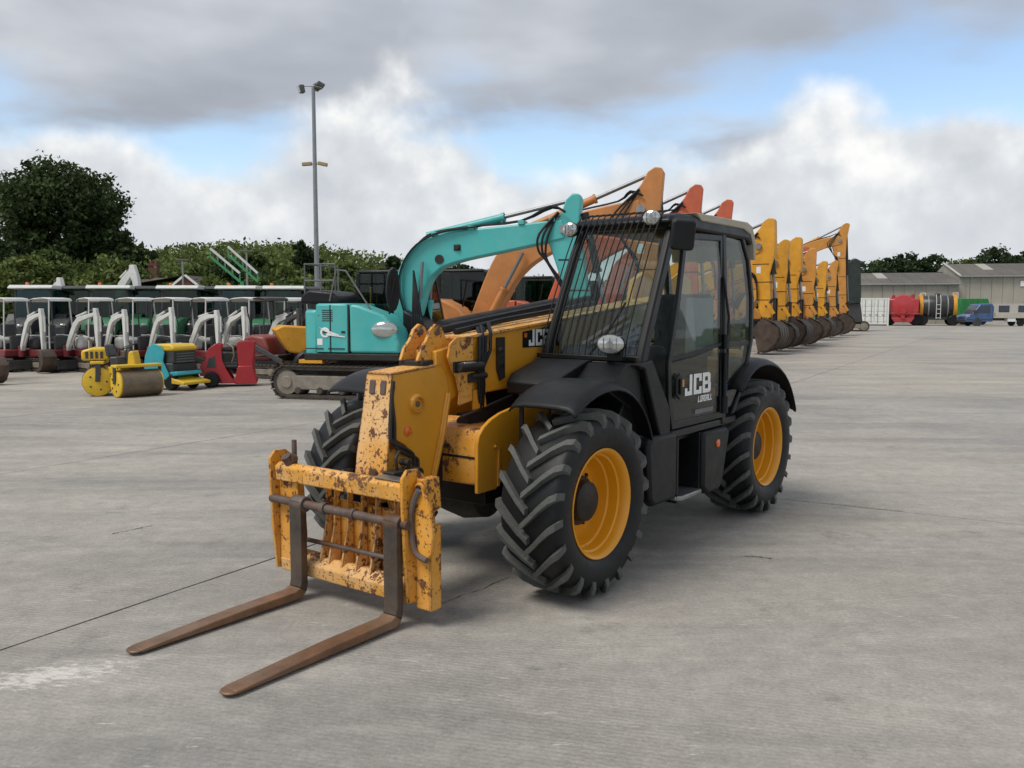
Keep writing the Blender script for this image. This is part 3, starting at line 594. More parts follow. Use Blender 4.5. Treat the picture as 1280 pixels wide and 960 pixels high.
m = MB(); m.add([(-1.14, 1.006, 1.255), (-1.19, 1.006, 1.255), (-1.19, 1.006, 1.205), (-1.16, 1.006, 1.205)], [(0, 1, 2, 3)]); m.build('emblem', M_yel, door, smooth=False)
m = MB(); m.add([(-1.38, 1.0045, .985), (-1.70, 1.0045, .985), (-1.70, 1.0045, 1.02), (-1.38, 1.0045, 1.02)], [(0, 1, 2, 3)]); m.build('sticker', M_greyp, door, smooth=False)
m = MB(); m.prism([(-1.08, 1.12), (-1.02, 1.16), (-1.02, 1.27), (-1.08, 1.31), (-1.12, 1.27), (-1.12, 1.16)], 1.012, 1.03); m.bb(-1.06, -1.085, 1.03, 1.045, 1.16, 1.27); m.build('door_handle', M_black, door, .006)
m = MB(); m.cyl((-1.87, 1.02, 1.45), (-1.87, 1.02, 1.56), .022, n=10); m.cyl((-1.87, 1.02, .96), (-1.87, 1.02, 1.42), .016, n=10); m.cyl((-1.87, 1.02, .95), (-1.87, 1.02, 1.08), .03, n=10); m.build('door_hinge', M_black, door)
m = MB(); m.tube([(-1.86, 1.0, 2.0), (-1.90, 1.03, 1.7), (-1.89, 1.03, 1.2)], .01, 6); m.build('door_stay', M_black, T)
# interior
m = MB(); m.prism([(-1.72, 1.05), (-1.80, 1.22), (-1.92, 1.86), (-1.99, 1.88), (-2.03, 1.86), (-1.95, 1.2), (-1.9, 1.05)], .40, .84); m.prism([(-1.32, 1.12), (-1.35, 1.21), (-1.82, 1.22), (-1.82, 1.06), (-1.36, 1.06)], .40, .84); m.bb(-1.85, -1.45, .48, .76, .90, 1.07); m.build('driver_seat', M_seat, T, .03)
m = MB(); m.lathe([(.185, -.014), (.20, 0), (.185, .014), (.17, 0)], 28, ax='z', closed=True); m.cyl((0, 0, -.02), (0, 0, .02), .05); 
for k in range(3): a = R(90 + 120 * k); m.beam((0, 0, 0), (.18 * math.cos(a), .18 * math.sin(a), 0), .03, .015)
m.build('steering_wheel', M_black, T, loc=(-1.16, .62, 1.53), rot=(0, R(35), 0))
m = MB(); m.prism([(-.68, 1.40), (-.78, 1.50), (-1.02, 1.50), (-1.10, 1.40), (-1.0, .9), (-.8, .9)], CY0 + .02, .93); m.tube([(-.98, .62, 1.3), (-1.14, .62, 1.52)], .035, 8); m.build('dashboard', M_black, T, .02)
m = MB(); m.bb(-1.45, -.95, .25, .40, 1.0, 1.34); m.build('side_console', M_greyp, T, .03)
m = MB(); m.box((-1.52, .965, 1.62), (.46, .012, .44)); m.build('door_liner', M_greyp, T, .04)
# windscreen guard: bars, top and bottom rails
guard = MB(); guard.beam((-.505, CY0 - .02, 1.435), (-.52, .80, 1.43), .05, .03); guard.beam((-.505, CY0 - .03, 1.40), (-.525, .78, 1.40), .06, .018); 
GU = guard.build('windscreen_guard', M_bpaint, T, .004)
nb = 14
M_guard = mat('guard_rod', (.006, .006, .007), .8, 0, .2, 5)
for k in range(nb):
    y = CY0 + .005 + (.90 - CY0) * k / (nb - 1)
    m = MB(); m.tube([(-.51 - .01 * k / nb, y - .005, 1.43), (-.53, y, 1.55), (-.66, y + .004, 1.85), (-.82, y + .006, 2.16), (-.92, y + .01, 2.33), (-1.00, y + .01, 2.425), (-1.16, y + .01, 2.455)], .0050, 6); m.build('guard_bar', M_guard, GU)
for k in range(5):   # louvred lower corner of the screen
    m = MB(); m.beam((-.60 - .02 * k, .52 + .06 * k, 1.52), (-.72 - .015 * k, .80 + .028 * k, 1.72 - .035 * k), .012, .02); m.build('vent_slat', M_greyp, GU)
m = MB(); m.tube([(-.55, .60, 1.44), (-.62, .72, 1.62), (-.70, .80, 1.80)], .008, 6); m.build('wiper', M_black, T)
# lamps and mirror
def lampo(p, rx, rz, dep, rot, name):
    m = MB(); rings = []
    for t, k in ((0, .95), (-.3, 1.0), (-.75, .8), (-1, .35)): rings.append([(t * dep, rx * k * math.cos(2 * math.pi * i / 24), rz * k * math.sin(2 * math.pi * i / 24)) for i in range(24)])
    m.loft(rings); o = m.build(name, M_black, T, loc=p, rot=rot)
    m = MB(); rings = []
    for t, k in ((.002, .93), (.014, .86), (.024, .55), (.027, .02)): rings.append([(t, rx * k * math.cos(2 * math.pi * i / 24), rz * k * math.sin(2 * math.pi * i / 24)) for i in range(24)])
    m.loft(rings); ln = m.build('lens', M_lens, o)
    for q_ in (-.45, 0, .45):
        m = MB(); m.box((.0265, rx * q_, 0), (.006, rx * .035, rz * 1.2)); m.build('lens_flute', M_greyp, o)
    m = MB(); m.cyl((.02, 0, 0), (.0295, 0, 0), rz * .34, n=16); m.build('bulb_shield', M_steel, o)
    return o
lampo((-.40, .86, 1.53), .095, .068, .12, (0, 0, R(20)), 'headlight'); lampo((-.40, -.86, 1.40), .09, .065, .12, (0, 0, 0), 'headlight')
lampo((-.94, .86, 2.385), .066, .055, .09, (0, 0, R(15)), 'work_lamp'); lampo((-.90, .215, 2.335), .062, .055, .09, (0, 0, R(10)), 'work_lamp')
m = MB(); m.bb(-.50, -.46, .80, .90, 1.42, 1.50); m.cyl((-.48, .86, 1.42), (-.48, .86, 1.52), .015); m.build('lamp_bracket', M_black, T)
m = MB(); pr = []
for a, cy, cz in ((0, .065, .09), (90, -.065, .09), (180, -.065, -.09), (270, .065, -.09)):
    for k in range(4): b = R(a + 30 * k); pr.append((cy + .03 * math.cos(b), cz + .03 * math.sin(b)))
pr = [(a * .82, b * .82) for a, b in pr]; m.prism(pr, -.03, .03, 'x'); mi = m.build('mirror', M_black, T, .012, loc=(-.84, 1.145, 2.245), rot=(R(-4), R(8), R(38)))
m = MB(); m.prism([(y * .86, z * .86) for y, z in pr], -.034, -.031, 'x'); m.build('mirror_glass', M_chrome, mi)
m = MB(); m.tube([(-1.00, .96, 2.33), (-.95, 1.06, 2.34), (-.87, 1.12, 2.29)], .012, 8); m.build('mirror_arm', M_black, T)
# -- steps and tanks between the wheels
m = MB(); m.prism([(-.66, .47), (-.62, .86), (-.70, .90), (-1.02, .90), (-1.06, .86), (-1.06, .44), (-1.02, .42), (-.72, .42)], .62, 1.03); m.build('battery_box', M_black, T, .03)
m = MB(); m.prism([(-1.50, .84), (-1.92, .84), (-1.98, .80), (-1.86, .42), (-1.80, .36), (-1.58, .36), (-1.50, .42)], .66, 1.03); m.build('fuel_tank', M_black, T, .025)
m = MB(); m.lathe([(.032, 0), (.030, .01), (.02, .014), (.0001, .015)], 16); m.build('side_reflector', M_orange, T, loc=(-1.74, 1.028, .73))
m = MB(); m.prism([(-1.14, .78), (-1.46, .78), (-1.48, .90), (-1.5, 1.0), (-1.46, 1.03), (-1.14, 1.03), (-1.10, .99)], .385, .42, 'z'); m.build('step', M_steel, T, .008)
for x in (-1.12, -1.48): 
    m = MB(); m.bb(x - .012, x + .012, .60, 1.0, .37, .84); m.build('step_bracket', M_black, T)
m = MB(); m.bb(-1.5, -1.1, .48, .60, .5, .85); m.build('chassis_panel', M_bpaint, T)
m = MB(); m.cyl((-2.02, .93, 1.0), (-2.02, .93, 1.16), .05); m.build('filler_cap', mat('blue_plastic', (.01, .06, .4), .4), T)
m = MB(); m.bb(-2.9, -2.5, .3, .62, .95, 1.1); m.build('rear_light_bracket', M_black, T, .01)
m = MB(); m.prism([(-2.7, .6), (-3.42, .6), (-3.5, .75), (-3.5, 1.25), (-3.35, 1.38), (-2.7, 1.4)], -.55, .55); m.build('counterweight', M_yel, T, .04)
m = MB(); m.bb(-2.34, -1.96, .40, .80, 1.02, 1.36); m.build('tool_box', M_yel, T, .02)
# ------------------------------------------------------------------ parked excavators
M_teal = mat('teal_paint', (.052, .43, .41), .42, 0, .07, 3, chips=.10, chip_scale=6, fade=(.11, .48, .46), fade_amt=.4, dust=.28, coat=.1)
M_org = mat('orange_tan_paint', (.54, .205, .05), .5, 0, .14, 3, chips=.28, chip_scale=5, dust=.35)
M_redo = mat('red_orange_paint', (.50, .10, .04), .5, 0, .14, 3, chips=.28, chip_scale=5, dust=.3, orand=.12)
M_eyel = mat('machine_yellow', (.64, .295, .014), .5, 0, .14, 3, chips=.32, chip_scale=5, dust=.38, dcol=(.30, .22, .13), orand=.10)
M_eorg = mat('amber_paint', (.60, .26, .04), .5, 0, .14, 3, chips=.3, chip_scale=7, dust=.25)
M_track = mat('track_steel', (.075, .062, .05), .7, .4, .35, 9, dust=.5, dcol=(.20, .16, .12), bump=.3)
M_buck = mat('bucket_steel', (.075, .056, .045), .6, .45, .5, 3, orand=.4, dust=.4, dcol=(.25, .19, .14), bump=.3, bscale=30)
M_tframe = mat('muddy_track_frame', (.22, .19, .15), .8, 0, .3, 6, dust=.5)
def beam_profile(pts, hs):
    up, dn = [], []
    for i, (x, z) in enumerate(pts):
        a = Vector(pts[max(i - 1, 0)]); b = Vector(pts[min(i + 1, len(pts) - 1)]); t = (b - a).normalized(); n = Vector((-t.y, t.x)); h = hs[i] / 2
        up.append((x + n.x * h, z + n.y * h)); dn.append((x - n.x * h, z - n.y * h))
    return up + dn[::-1]
def track(par, yc, w, ln, h, shoes=False, mt=None):
    """running gear of one side, centred on y = yc"""
    r = h / 2 - .03; hx = ln / 2 - h / 2; pth = []
    n = max(20, int((2 * ln + 3 * h) / .16)); per = 4 * hx + 2 * math.pi * r
    def pos(s):
        s %= per
        if s < 2 * hx: return (-hx + s, h / 2 - r, 0, -1)
        s -= 2 * hx
        if s < math.pi * r: a = -math.pi / 2 + s / r; return (hx + r * math.cos(a), h / 2 + r * math.sin(a), math.cos(a), math.sin(a))
        s -= math.pi * r
        if s < 2 * hx: return (hx - s, h / 2 + r, 0, 1)
        s -= 2 * hx; a = math.pi / 2 + s / r; return (-hx + r * math.cos(a), h / 2 + r * math.sin(a), math.cos(a), math.sin(a))
    m = MB(); ring_o = []; ring_i = []
    for k in range(48):
        x, z, nx, nz = pos(per * k / 48); ring_o.append((x, z)); ring_i.append((x - nx * .06, z - nz * .06))
    rr = [[(o[0], yc - w * .42, o[1]), (o[0], yc + w * .42, o[1]), (i[0], yc + w * .42, i[1]), (i[0], yc - w * .42, i[1])] for o, i in zip(ring_o, ring_i)]
    m.loft(rr + [rr[0]], cap=False)
    if not shoes:
        for k in range(n):
            x, z, nx, nz = pos(per * k / n); m.box((x + nx * .012, yc, z + nz * .012), (per / n * .8, w, .035), (0, math.atan2(nx, nz), 0))
    tr = m.build('track', mt or M_track, par)
    if shoes:
        sm = MB(); sm.bb(-per / n * .46, per / n * .46, -w / 2, w / 2, -.008, .012); sm.bb(-per / n * .46, -per / n * .30, -w / 2, w / 2, .012, .034); sme = sm.mesh('track_shoe')
        for k in range(n):
            x, z, nx, nz = pos(per * k / n); mobj('track_shoe', sme, M_track, tr, loc=(x + nx * .014, yc, z + nz * .014), rot=(0, math.atan2(nx, nz), 0), smooth=False)
    m = MB(); m.prism([(-hx, h * .28), (hx, h * .28), (hx + .05, h * .5), (hx, h * .70), (-hx, h * .70), (-hx - .05, h * .5)], yc - w * .38, yc + w * .38); m.build('track_frame', M_tframe, par, .02)
    for x in (-hx, hx):
        m = MB(); m.lathe([(.0001, -w * .46), (r * .35, -w * .46), (r * .42, -w * .40), (r * .80, -w * .38), (r * .80, w * .38), (r * .42, w * .40), (r * .35, w * .46), (.0001, w * .46)], 20, (x, yc, h / 2)); m.build('track_wheel', M_tframe, par)
    if shoes:
        for k in range(5):
            m = MB(); x = -hx + hx * 2 * (k + .5) / 5; m.lathe([(.0001, -w * .44), (.06, -w * .44), (.09, -w * .3), (.09, w * .3), (.06, w * .44), (.0001, w * .44)], 14, (x, yc, .17)); m.build('track_roller', M_track, par)
    return tr
def bucket(par, B, s, mt=None, w=None):
    w = w or .95 * s
    """curled bucket with its mouth towards the machine, teeth down"""
    x, z = B; c = [(0, .02), (.10, -.06), (.30, -.12), (.46, -.28), (.50, -.52), (.40, -.74), (.20, -.90), (-.12, -1.0)]
    pts = [(x + a * s, z + b * s) for a, b in c]; inn = [(x + (a - .03) * s * .94, z + (b - .0) * s * .95) for a, b in c]
    m = MB(); m.prism(pts + [(p[0] - .03, p[1]) for p in inn[::-1]], -w / 2, w / 2)
    for sd in (-1, 1): m.prism(pts + [(x - .28 * s, z - .30 * s)], sd * w / 2, sd * (w / 2 - .03))
    bk = m.build('bucket', mt or M_buck, par, .01)
    for y in (-w * .3, 0, w * .3):
        t = MB(); q = [(a + .012, b) for a, b in pts[2:]]; t.prism(q + [(a - .02, b + .004) for a, b in q[::-1]], y - .05, y + .05); t.build('wear_strap', M_dark, bk)
    t = MB(); t.beam((pts[-1][0] + .10, -w / 2 - .004, pts[-1][1] + .05), (pts[-1][0] + .10, w / 2 + .004, pts[-1][1] + .05), .10, .05); t.build('cutting_edge', M_steel, bk)
    for k in range(5):
        y = -w / 2 + w * (k + .5) / 5; t = MB(); t.loft([[(pts[-1][0] + .06, y - .05, pts[-1][1] - .01), (pts[-1][0] + .06, y + .05, pts[-1][1] - .01), (pts[-1][0] + .06, y + .05, pts[-1][1] + .05), (pts[-1][0] + .06, y - .05, pts[-1][1] + .05)], [(pts[-1][0] - .16 * s, y - .025, pts[-1][1] - .02), (pts[-1][0] - .16 * s, y + .025, pts[-1][1] - .02), (pts[-1][0] - .16 * s, y + .025, pts[-1][1]), (pts[-1][0] - .16 * s, y - .025, pts[-1][1])]]); t.build('bucket_tooth', M_steel, bk)
    return bk
def cylr(par, a, b, r, mt, split=.55, y=0):
    a, b = Vector((a[0], y, a[1])), Vector((b[0], y, b[1])); c = a.lerp(b, split)
    m = MB(); m.cyl(a, c, r, n=12); m.cyl(c - (b - a).normalized() * .06, c, r * 1.18, n=12); o = m.build('hydraulic_cylinder', mt, par)
    MB().cyl(c, b, r * .5, n=10).build('cylinder_rod', M_chrome, o); return o
def excavator(label, loc, yaw, mt, boom, bh, arm_tail, arm_foot, s=1.0, tl=3.4, tw=.5, gauge=1.0, th=.72, house=(-1.5, 1.0), hz=(.95, 2.0), hw=1.2, cabz=2.75, group=None, shoes=False, bmat=None, bucket_s=.95, dark=None, detail=True, bw=.36, hd=1.0):
    E = thing('excavator', label, 'excavator', loc, yaw, group); dk = dark or M_dark; bm_ = bmat or mt
    for sy in (-1, 1): track(E, sy * gauge, tw, tl, th, shoes)
    m = MB(); m.bb(-.7, .7, -gauge + .15, gauge - .15, .32, .66); m.lathe([(.62, .62), (.62, hz[0])], 28, ax='z'); m.build('undercarriage', M_track, E, .03)
    x0, x1 = house; z0, z1 = hz
    m = MB(); m.bb(x0 + .25, x1, -hw, hw, z0, z0 + .14); m.build('deck', dk, E, .02)
    # rounded counterweight
    pl = [(x0 + .55, -hw)] + [(x0 + .55 - .55 * math.sin(R(a)) ** .8, -hw * math.cos(R(a))) for a in range(12, 180, 14)] + [(x0 + .55, hw)]
    m = MB(); m.prism(pl, z0 + .02, z1 - .12, 'z'); m.build('counterweight', mt, E, .06)
    m = MB(); m.prism([(x0 + .5, z0 + .15), (x0 + .5, z1), (.1, z1), (.1, z0 + .15)], -hw + .02, hw - .4); m.build('engine_cover', mt, E, .05)
    # side doors on the right hand side
    xs = [x0 + .52, (x0 + .52) * .45, .12]
    for a, b in zip(xs[:-1], xs[1:]):
        m = MB(); m.bb(a + .012, b - .012, -hw - .012, -hw + .03, z0 + .16, z1 - .03); m.build('side_door', mt, E, .012)
        m = MB(); m.bb(b - .014, b + .014, -hw - .003, -hw + .02, z0 + .16, z1 - .03); m.build('door_gap', M_dark, E)
        m = MB(); m.bb(b - .14, b - .06, -hw - .022, -hw - .010, (z0 + z1) / 2 - .02, (z0 + z1) / 2 + .02); m.build('door_latch', M_dark, E)
    # right-hand front tank with sloping top
    xf = x1; m = MB(); m.prism([(.14, z0 + .15), (.14, z1 - .02), (.30, z1 - .03), (xf - .30, z1 - .22), (xf - .08, z1 - .50), (xf, z0 + .35), (xf, z0 + .15)], -hw, -.42); m.build('tank_cover', mt, E, .05, seg=3)
    # cab, left side
    cx0, cx1 = -.35, x1 + .15; cy0, cy1 = .22, hw
    m = MB(); m.prism([(cx0, z0 + .1), (cx1 - .12, z0 + .1), (cx1, z0 + .45), (cx1, z0 + .75), (cx0, z0 + .75)], cy0, cy1); m.build('cab_base', dk, E, .04)
    for px, qx, py in ((cx1 - .02, cx1 - .22, cy0 + .04), (cx1 - .02, cx1 - .22, cy1 - .04), (.2, .2, cy1 - .04), (cx0 + .04, cx0 + .08, cy0 + .04), (cx0 + .04, cx0 + .08, cy1 - .04)):
        m = MB(); m.beam((px, py, z0 + .72), (qx, py, cabz - .06), .08, .08); m.build('cab_pillar', M_bpaint, E, .01)
    m = MB(); m.prism([(cx0, cabz - .08), (cx1 - .2, cabz - .08), (cx1 - .26, cabz), (cx0 + .1, cabz)], cy0, cy1); m.build('cab_roof', M_bpaint, E, .03)
    for vs in ([(cx1, cy0 + .05, z0 + .75), (cx1, cy1 - .05, z0 + .75), (cx1 - .2, cy1 - .05, cabz - .08), (cx1 - .2, cy0 + .05, cabz - .08)], [(cx0 + .06, cy0 + .02, z0 + .75), (cx1 - .05, cy0 + .02, z0 + .75), (cx1 - .22, cy0 + .02, cabz - .08), (cx0 + .06, cy0 + .02, cabz - .08)], [(cx0 + .06, cy1 - .02, z0 + .75), (cx1 - .05, cy1 - .02, z0 + .75), (cx1 - .22, cy1 - .02, cabz - .08), (cx0 + .06, cy1 - .02, cabz - .08)]):
        pane('cab_window', vs, G_far, E)
    # boom
    kn = boom; raw = boom; rawh = bh; boom, bh = [], []
    for i in range(len(raw) - 1):
        p0, p1, p2, p3 = (Vector(raw[max(i - 1, 0)]), Vector(raw[i]), Vector(raw[i + 1]), Vector(raw[min(i + 2, len(raw) - 1)]))
        for j in range(4):
            t = j / 4; q = .5 * (2 * p1 + (p2 - p0) * t + (2 * p0 - 5 * p1 + 4 * p2 - p3) * t * t + (3 * p1 - p0 - 3 * p2 + p3) * t ** 3)
            boom.append((q.x, q.y)); bh.append(rawh[i] * (1 - t) + rawh[i + 1] * t)
    boom.append(raw[-1]); bh.append(rawh[-1])
    m = MB(); m.prism(beam_profile(boom, bh), -bw / 2, bw / 2); bo = m.build('boom', bm_, E, .03)
    T0 = Vector(boom[-1]); tail, foot = Vector(arm_tail), Vector(arm_foot)
    d = (foot - T0).normalized(); nn = Vector((-d.y, d.x)); 
    if nn.x < 0: nn = -nn                                   # towards the front
    s_ = s; s = s * hd
    ap = [tail + nn * .14 * s_, tail + nn * .19 * s_ - Vector((0, .10)), T0 + nn * .32 * s, T0 + nn * .30 * s + d * .35, T0 + nn * .24 * s_ + d * 1.1, foot + nn * .17 * s_, foot - nn * .10 + d * .08, foot - nn * .18 * s_ - d * .2, T0 - nn * .24 * s_ + d * 1.25, T0 - nn * .34 * s + d * .45, T0 - nn * .40 * s + d * .05, tail - nn * .26 * s_ - Vector((0, .30)), tail - nn * .14 * s_ - Vector((0, .05)), tail + Vector((0, .04))]
    m = MB(); m.prism([tuple(p) for p in ap], -bw * .42, bw * .42); ar = m.build('arm', bm_, E, .025)
    s = s_
    MB().cyl((T0.x, -bw * .62, T0.y), (T0.x, bw * .62, T0.y), .09 * s, n=16).build('pivot_pin', M_steel, E)
    # cylinders: two boom rams, arm ram on top, bucket ram on the arm
    k = len(boom) // 2
    up, uh = boom[int(len(boom) * .55)], bh[int(len(boom) * .55)]
    for y in (-bw * .5 - .12, bw * .5 + .12): cylr(E, (min(x1, boom[0][0] + .35) + .05, z0 + .28), (boom[k][0] - .02, boom[k][1] - bh[k] * .1), .075 * s, mt, .55, y)
    cylr(E, (up[0] - .12 * s, up[1] + uh * .5 + .05), (tail.x - .05, tail.y - .08), .085 * s, bm_, .55)
    m = MB(); a_ = T0 - nn * .1 + d * .9; m.box((a_.x, -bw * .42 - .004, a_.y), (.13 * s, .004, .20 * s), (0, 0, 0)); m.build('notice', M_white, ar)
    for j in range(3):
        y = -bw * .5 - .05 - .03 * j; b_ = T0 - nn * (.30 + .10 * j) * s; c_ = T0 - nn * (.44 + .07 * j) * s + d * .30; e_ = T0 - nn * .15 * s + d * (.95 + .1 * j)
        m = MB(); m.tube(smooth([(tail.x - nn.x * .3 * s, y + .1, (tail.y + T0.y) / 2), (b_.x, y, b_.y), (c_.x, y - .03, c_.y), (T0.x - .30 * s, y - .04, T0.y - .70 * s), (e_.x, y, e_.y - .2), (e_.x + .05, y + .06, e_.y - .9)]), .026, 6); m.build('hydraulic_hose', M_black, E)
    cylr(E, (T0.x + nn.x * .38, T0.y + .3), (foot.x + nn.x * .30, foot.y + .75), .085 * s, dk, .6)
    m = MB(); m.beam((foot.x + .05, -bw * .47, foot.y + .55), (foot.x + .30, -bw * .47, foot.y + .15), .04, .14); m.build('link_plate', bm_, E)
    for zz_ in (.25, .5, .75):
        w_ = T0 + d * (foot - T0).length * zz_; m = MB(); m.box((w_.x, 0, w_.y), (.50 * s, bw * .86, .03)); m.build('arm_band', dk, E)
    m = MB(); q = foot - d * .15
    for y in (-bw * .38, bw * .38): m.beam((foot.x + nn.x * .30, y, foot.y + .75), (foot.x - .02, y, foot.y + .42), .05, .09); m.beam((foot.x + nn.x * .30, y, foot.y + .75), (foot.x + .30, y, foot.y - .1), .05, .09)
    m.build('bucket_link', dk, E)
    bucket(E, (foot.x + .02, foot.y), bucket_s)
    # hoses along the boom
    for j, y in enumerate((-.12, .02, .12)):
        m = MB(); pts = []
        for i in range(3, len(boom) - 1, 3): x, z = boom[i]; pts.append((x - .05, y, z + bh[i] / 2 + .05 + .02 * j))
        pts += [(T0.x - .25, y - .1, T0.y + .42), (T0.x + .05, y - .12, T0.y + .30)]; m.tube(smooth(pts, 3), .022, 6); m.build('hydraulic_hose', M_black, E)
    # rear view mirror on the right, handrail, lamp
    m = MB(); m.beam((x1 - .2, -hw + .05, z1 - .2), (x1 - .05, -hw - .05, z1 + .45), .03, .03); m.build('mirror_arm', M_black, E)
    return E
XG = 'excavators parked in the receding row'
def place(u, tail_px, depth, reach, yaw):
    return None
teal = excavator('teal excavator with white headlight, handrails and raised folded boom', (-2.97, 17.67, 0), R(-15), M_teal,
    [(.85, 1.1), (.97, 1.85), (1.10, 2.40), (1.36, 2.74), (1.85, 2.94), (3.0, 3.10), (4.12, 3.25)], [.42, .58, .68, .70, .62, .48, .36], (4.28, 3.87), (4.62, .95), s=.9, tl=3.0, tw=.45, gauge=.98, th=.66, house=(-1.08, 1.15), hz=(.76, 1.86), hw=1.08, cabz=2.55, group=XG, shoes=True, bw=.34)
# extras that only this one shows
m = MB(); m.prism([(-.95, 1.85), (-.92, 2.02), (-.75, 2.13), (-.30, 2.09), (-.12, 1.98), (-.08, 1.85)], -1.0, .1); m.build('exhaust_hood', M_black, teal, .05)
for seg in ([(-.85, -.95, 1.86), (-.85, -.95, 2.62), (-.2, -.95, 2.62), (-.2, -.95, 2.0)], [(-.5, -.95, 2.0), (-.5, -.95, 2.62)], [(-.85, -.95, 2.3), (-.2, -.95, 2.3)], [(-.85, -.95, 2.62), (-.85, .5, 2.62), (-.85, .5, 1.8)], [(-.30, -1.0, 1.9), (-.15, -1.0, 2.5), (.05, -1.0, 2.48), (.55, -1.0, 1.75)]):
    m = MB(); m.tube(seg, .018, 6); m.build('handrail', M_greyp, teal)
m = MB(); pr = [(.13 * math.cos(R(a)) * (1 if abs(math.cos(R(a))) < .5 else 1), .42 * math.sin(R(a))) for a in range(0, 360, 20)]; m.prism(pr, -.07, .07, 'x'); m.build('mirror', M_black, teal, .03, loc=(1.02, -1.02, 2.12), rot=(0, R(6), R(-58)))
m = MB(); m.lathe([(.0001, .05), (.10, .045), (.17, .02), (.19, -.01), (.19, -.08)], 24); hl = m.build('headlight', M_lens, teal, loc=(.86, -1.085, 1.36), rot=(0, 0, R(188))); hl.scale = (1.35, 1, .85)
m = MB(); m.lathe([(.088, 0), (.10, .004), (.075, .004), (.06, 0)], 24, (-.36, -1.105, 1.30), closed=True); m.prism([(-.48, 1.40), (-.06, 1.26), (-.09, 1.235), (-.36, 1.32)], -1.1045, -1.1085); m.prism([(-.33, 1.29), (.06, 1.225), (.06, 1.21), (-.33, 1.25)], -1.1045, -1.1085); m.build('emblem', M_white, teal)
m = MB(); m.prism([(.95, .78), (.95, 1.75), (1.25, 1.6), (1.62, 1.2), (1.62, .78)], -.40, .30); m.build('swing_bracket', M_black, teal, .05)
for j in range(5):
    m = MB(); m.tube([(1.0 + .08 * j, -.5, .95), (1.25 + .06 * j, -.62, 1.35), (1.2 + .03 * j, -.45, 1.9), (1.15, -.28, 2.3 + .05 * j)], .022, 6); m.build('hydraulic_hose', M_black, teal)
m = MB(); m.bb(-.53, -.42, -1.098, -1.0925, 1.06, 1.18); m.build('notice', M_white, teal)
m = MB(); m.bb(-.95, -.45, -1.07, -.9, .70, .77); m.build('fuel_guard', M_eyel, teal)
for y in (-.20, -.23, -.26):
    m = MB(); m.tube(smooth([(1.0, y + .02, 1.5), (.84, y - .02, 2.1), (.90, y, 2.6), (1.2, y, 3.0), (1.7, y, 3.24), (2.4, y + .05, 3.33)]), .020, 6); m.build('hydraulic_hose', M_teal if y == -.23 else M_black, teal)
for x, z in ((1.55, 3.20), (2.3, 3.30), (3.3, 3.38), (3.9, 3.42)):
    m = MB(); m.bb(x - .06, x + .06, -.20, .1, z - .03, z + .05); m.build('hose_clamp', M_teal, teal, .01)
m = MB(); m.cyl((1.65, -.19, 2.72), (1.65, .19, 2.72), .09, n=18); m.build('pivot_pin', M_dark, teal)
m = MB(); m.bb(1.95, 2.09, -.19, -.172, 2.88, 3.0); m.cyl((2.02, -.22, 2.94), (2.02, -.19, 2.94), .05, n=14); m.build('work_lamp', M_dark, teal, .02)
for x0_, x1_, z_ in ((-.78, -.40, 1.12), (-.30, .05, 1.12)):
    m = MB(); m.bb(x0_, x1_, -1.106, -1.098, .98, 1.0); m.build('panel_seam', M_dark, teal)
for k in range(6):
    m = MB(); m.bb(-.42, -.20, -1.098, -1.090, 1.52 + .04 * k, 1.535 + .04 * k); m.build('vent_slot', M_dark, teal)
BO = [(.9, 1.4), (1.35, 2.3), (1.75, 2.95), (2.5, 3.45), (3.7, 3.85), (4.85, 4.12)]; BHH = [.5, .70, .80, .74, .60, .46]
def row(label, px, depth, mt, zt, yaw=-15, sc=1.0, **k):
    """tail of the arm appears over photo column px at the given depth"""
    bo = [(x * sc, z * sc) for x, z in BO]; bx, bz = bo[-1]; d = zt - bz - .92 * sc; bo = [(x, z + d * min(1, max(0, (i - .5) / 3))) for i, (x, z) in enumerate(bo)]; bx, bz = bo[-1]
    tail = (bx + .30 * sc, zt); foot = (bx + .30 * sc, 1.25 * sc + .03)
    X = (px - 640) / FPX * depth; c, s_ = math.cos(R(yaw)), math.sin(R(yaw))
    return excavator(label, (X - tail[0] * c, depth - tail[0] * s_, 0), R(yaw), mt, bo, [h * sc for h in BHH], tail, foot, s=sc * 1.15, tl=3.7, tw=.55, gauge=1.05, group=XG, bucket_s=1.25 * sc, bw=.42 * sc, **k)
row('tan orange excavator parked beside the teal excavator', 816, 20.5, M_org, 4.98, hd=1.25)
row('red excavator parked next to the tan orange one', 866, 25.2, M_redo, 5.25, hd=1.25)
row('darker red excavator, second past the tan orange one', 905, 29.5, M_redo, 5.36, hd=1.2)
row('yellow excavator first past the two red ones, black hose on its arm', 958, 33.5, M_eyel, 5.15, sc=1.1, yaw=-30, hd=1.5)
row('yellow excavator, second past the two red ones', 992, 38.5, M_eyel, 4.85, sc=1.1, yaw=-30, hd=1.5)
row('yellow excavator squeezed between the first two yellow ones, arm tucked lower', 977, 36.0, M_eyel, 4.55, sc=1.0, yaw=-24, hd=1.3)
row('amber excavator just past the second yellow excavator', 1011, 41.0, M_eorg, 4.55, sc=1.05, yaw=-22, hd=1.4)
row('amber excavator beside the tall upright arm', 1040, 52.5, M_eorg, 4.6, sc=1.0, yaw=-20, hd=1.2)
row('red orange excavator behind the second yellow excavator', 1003, 43.0, M_redo, 4.75, yaw=-30)
row('yellow excavator, third past the red ones, with low arm', 1026, 48.5, M_eyel, 4.35, sc=1.05, yaw=-30, hd=1.35)
row('amber excavator with a tall upright arm at the row end', 1052, 57.0, M_eorg, 7.25, sc=1.15)
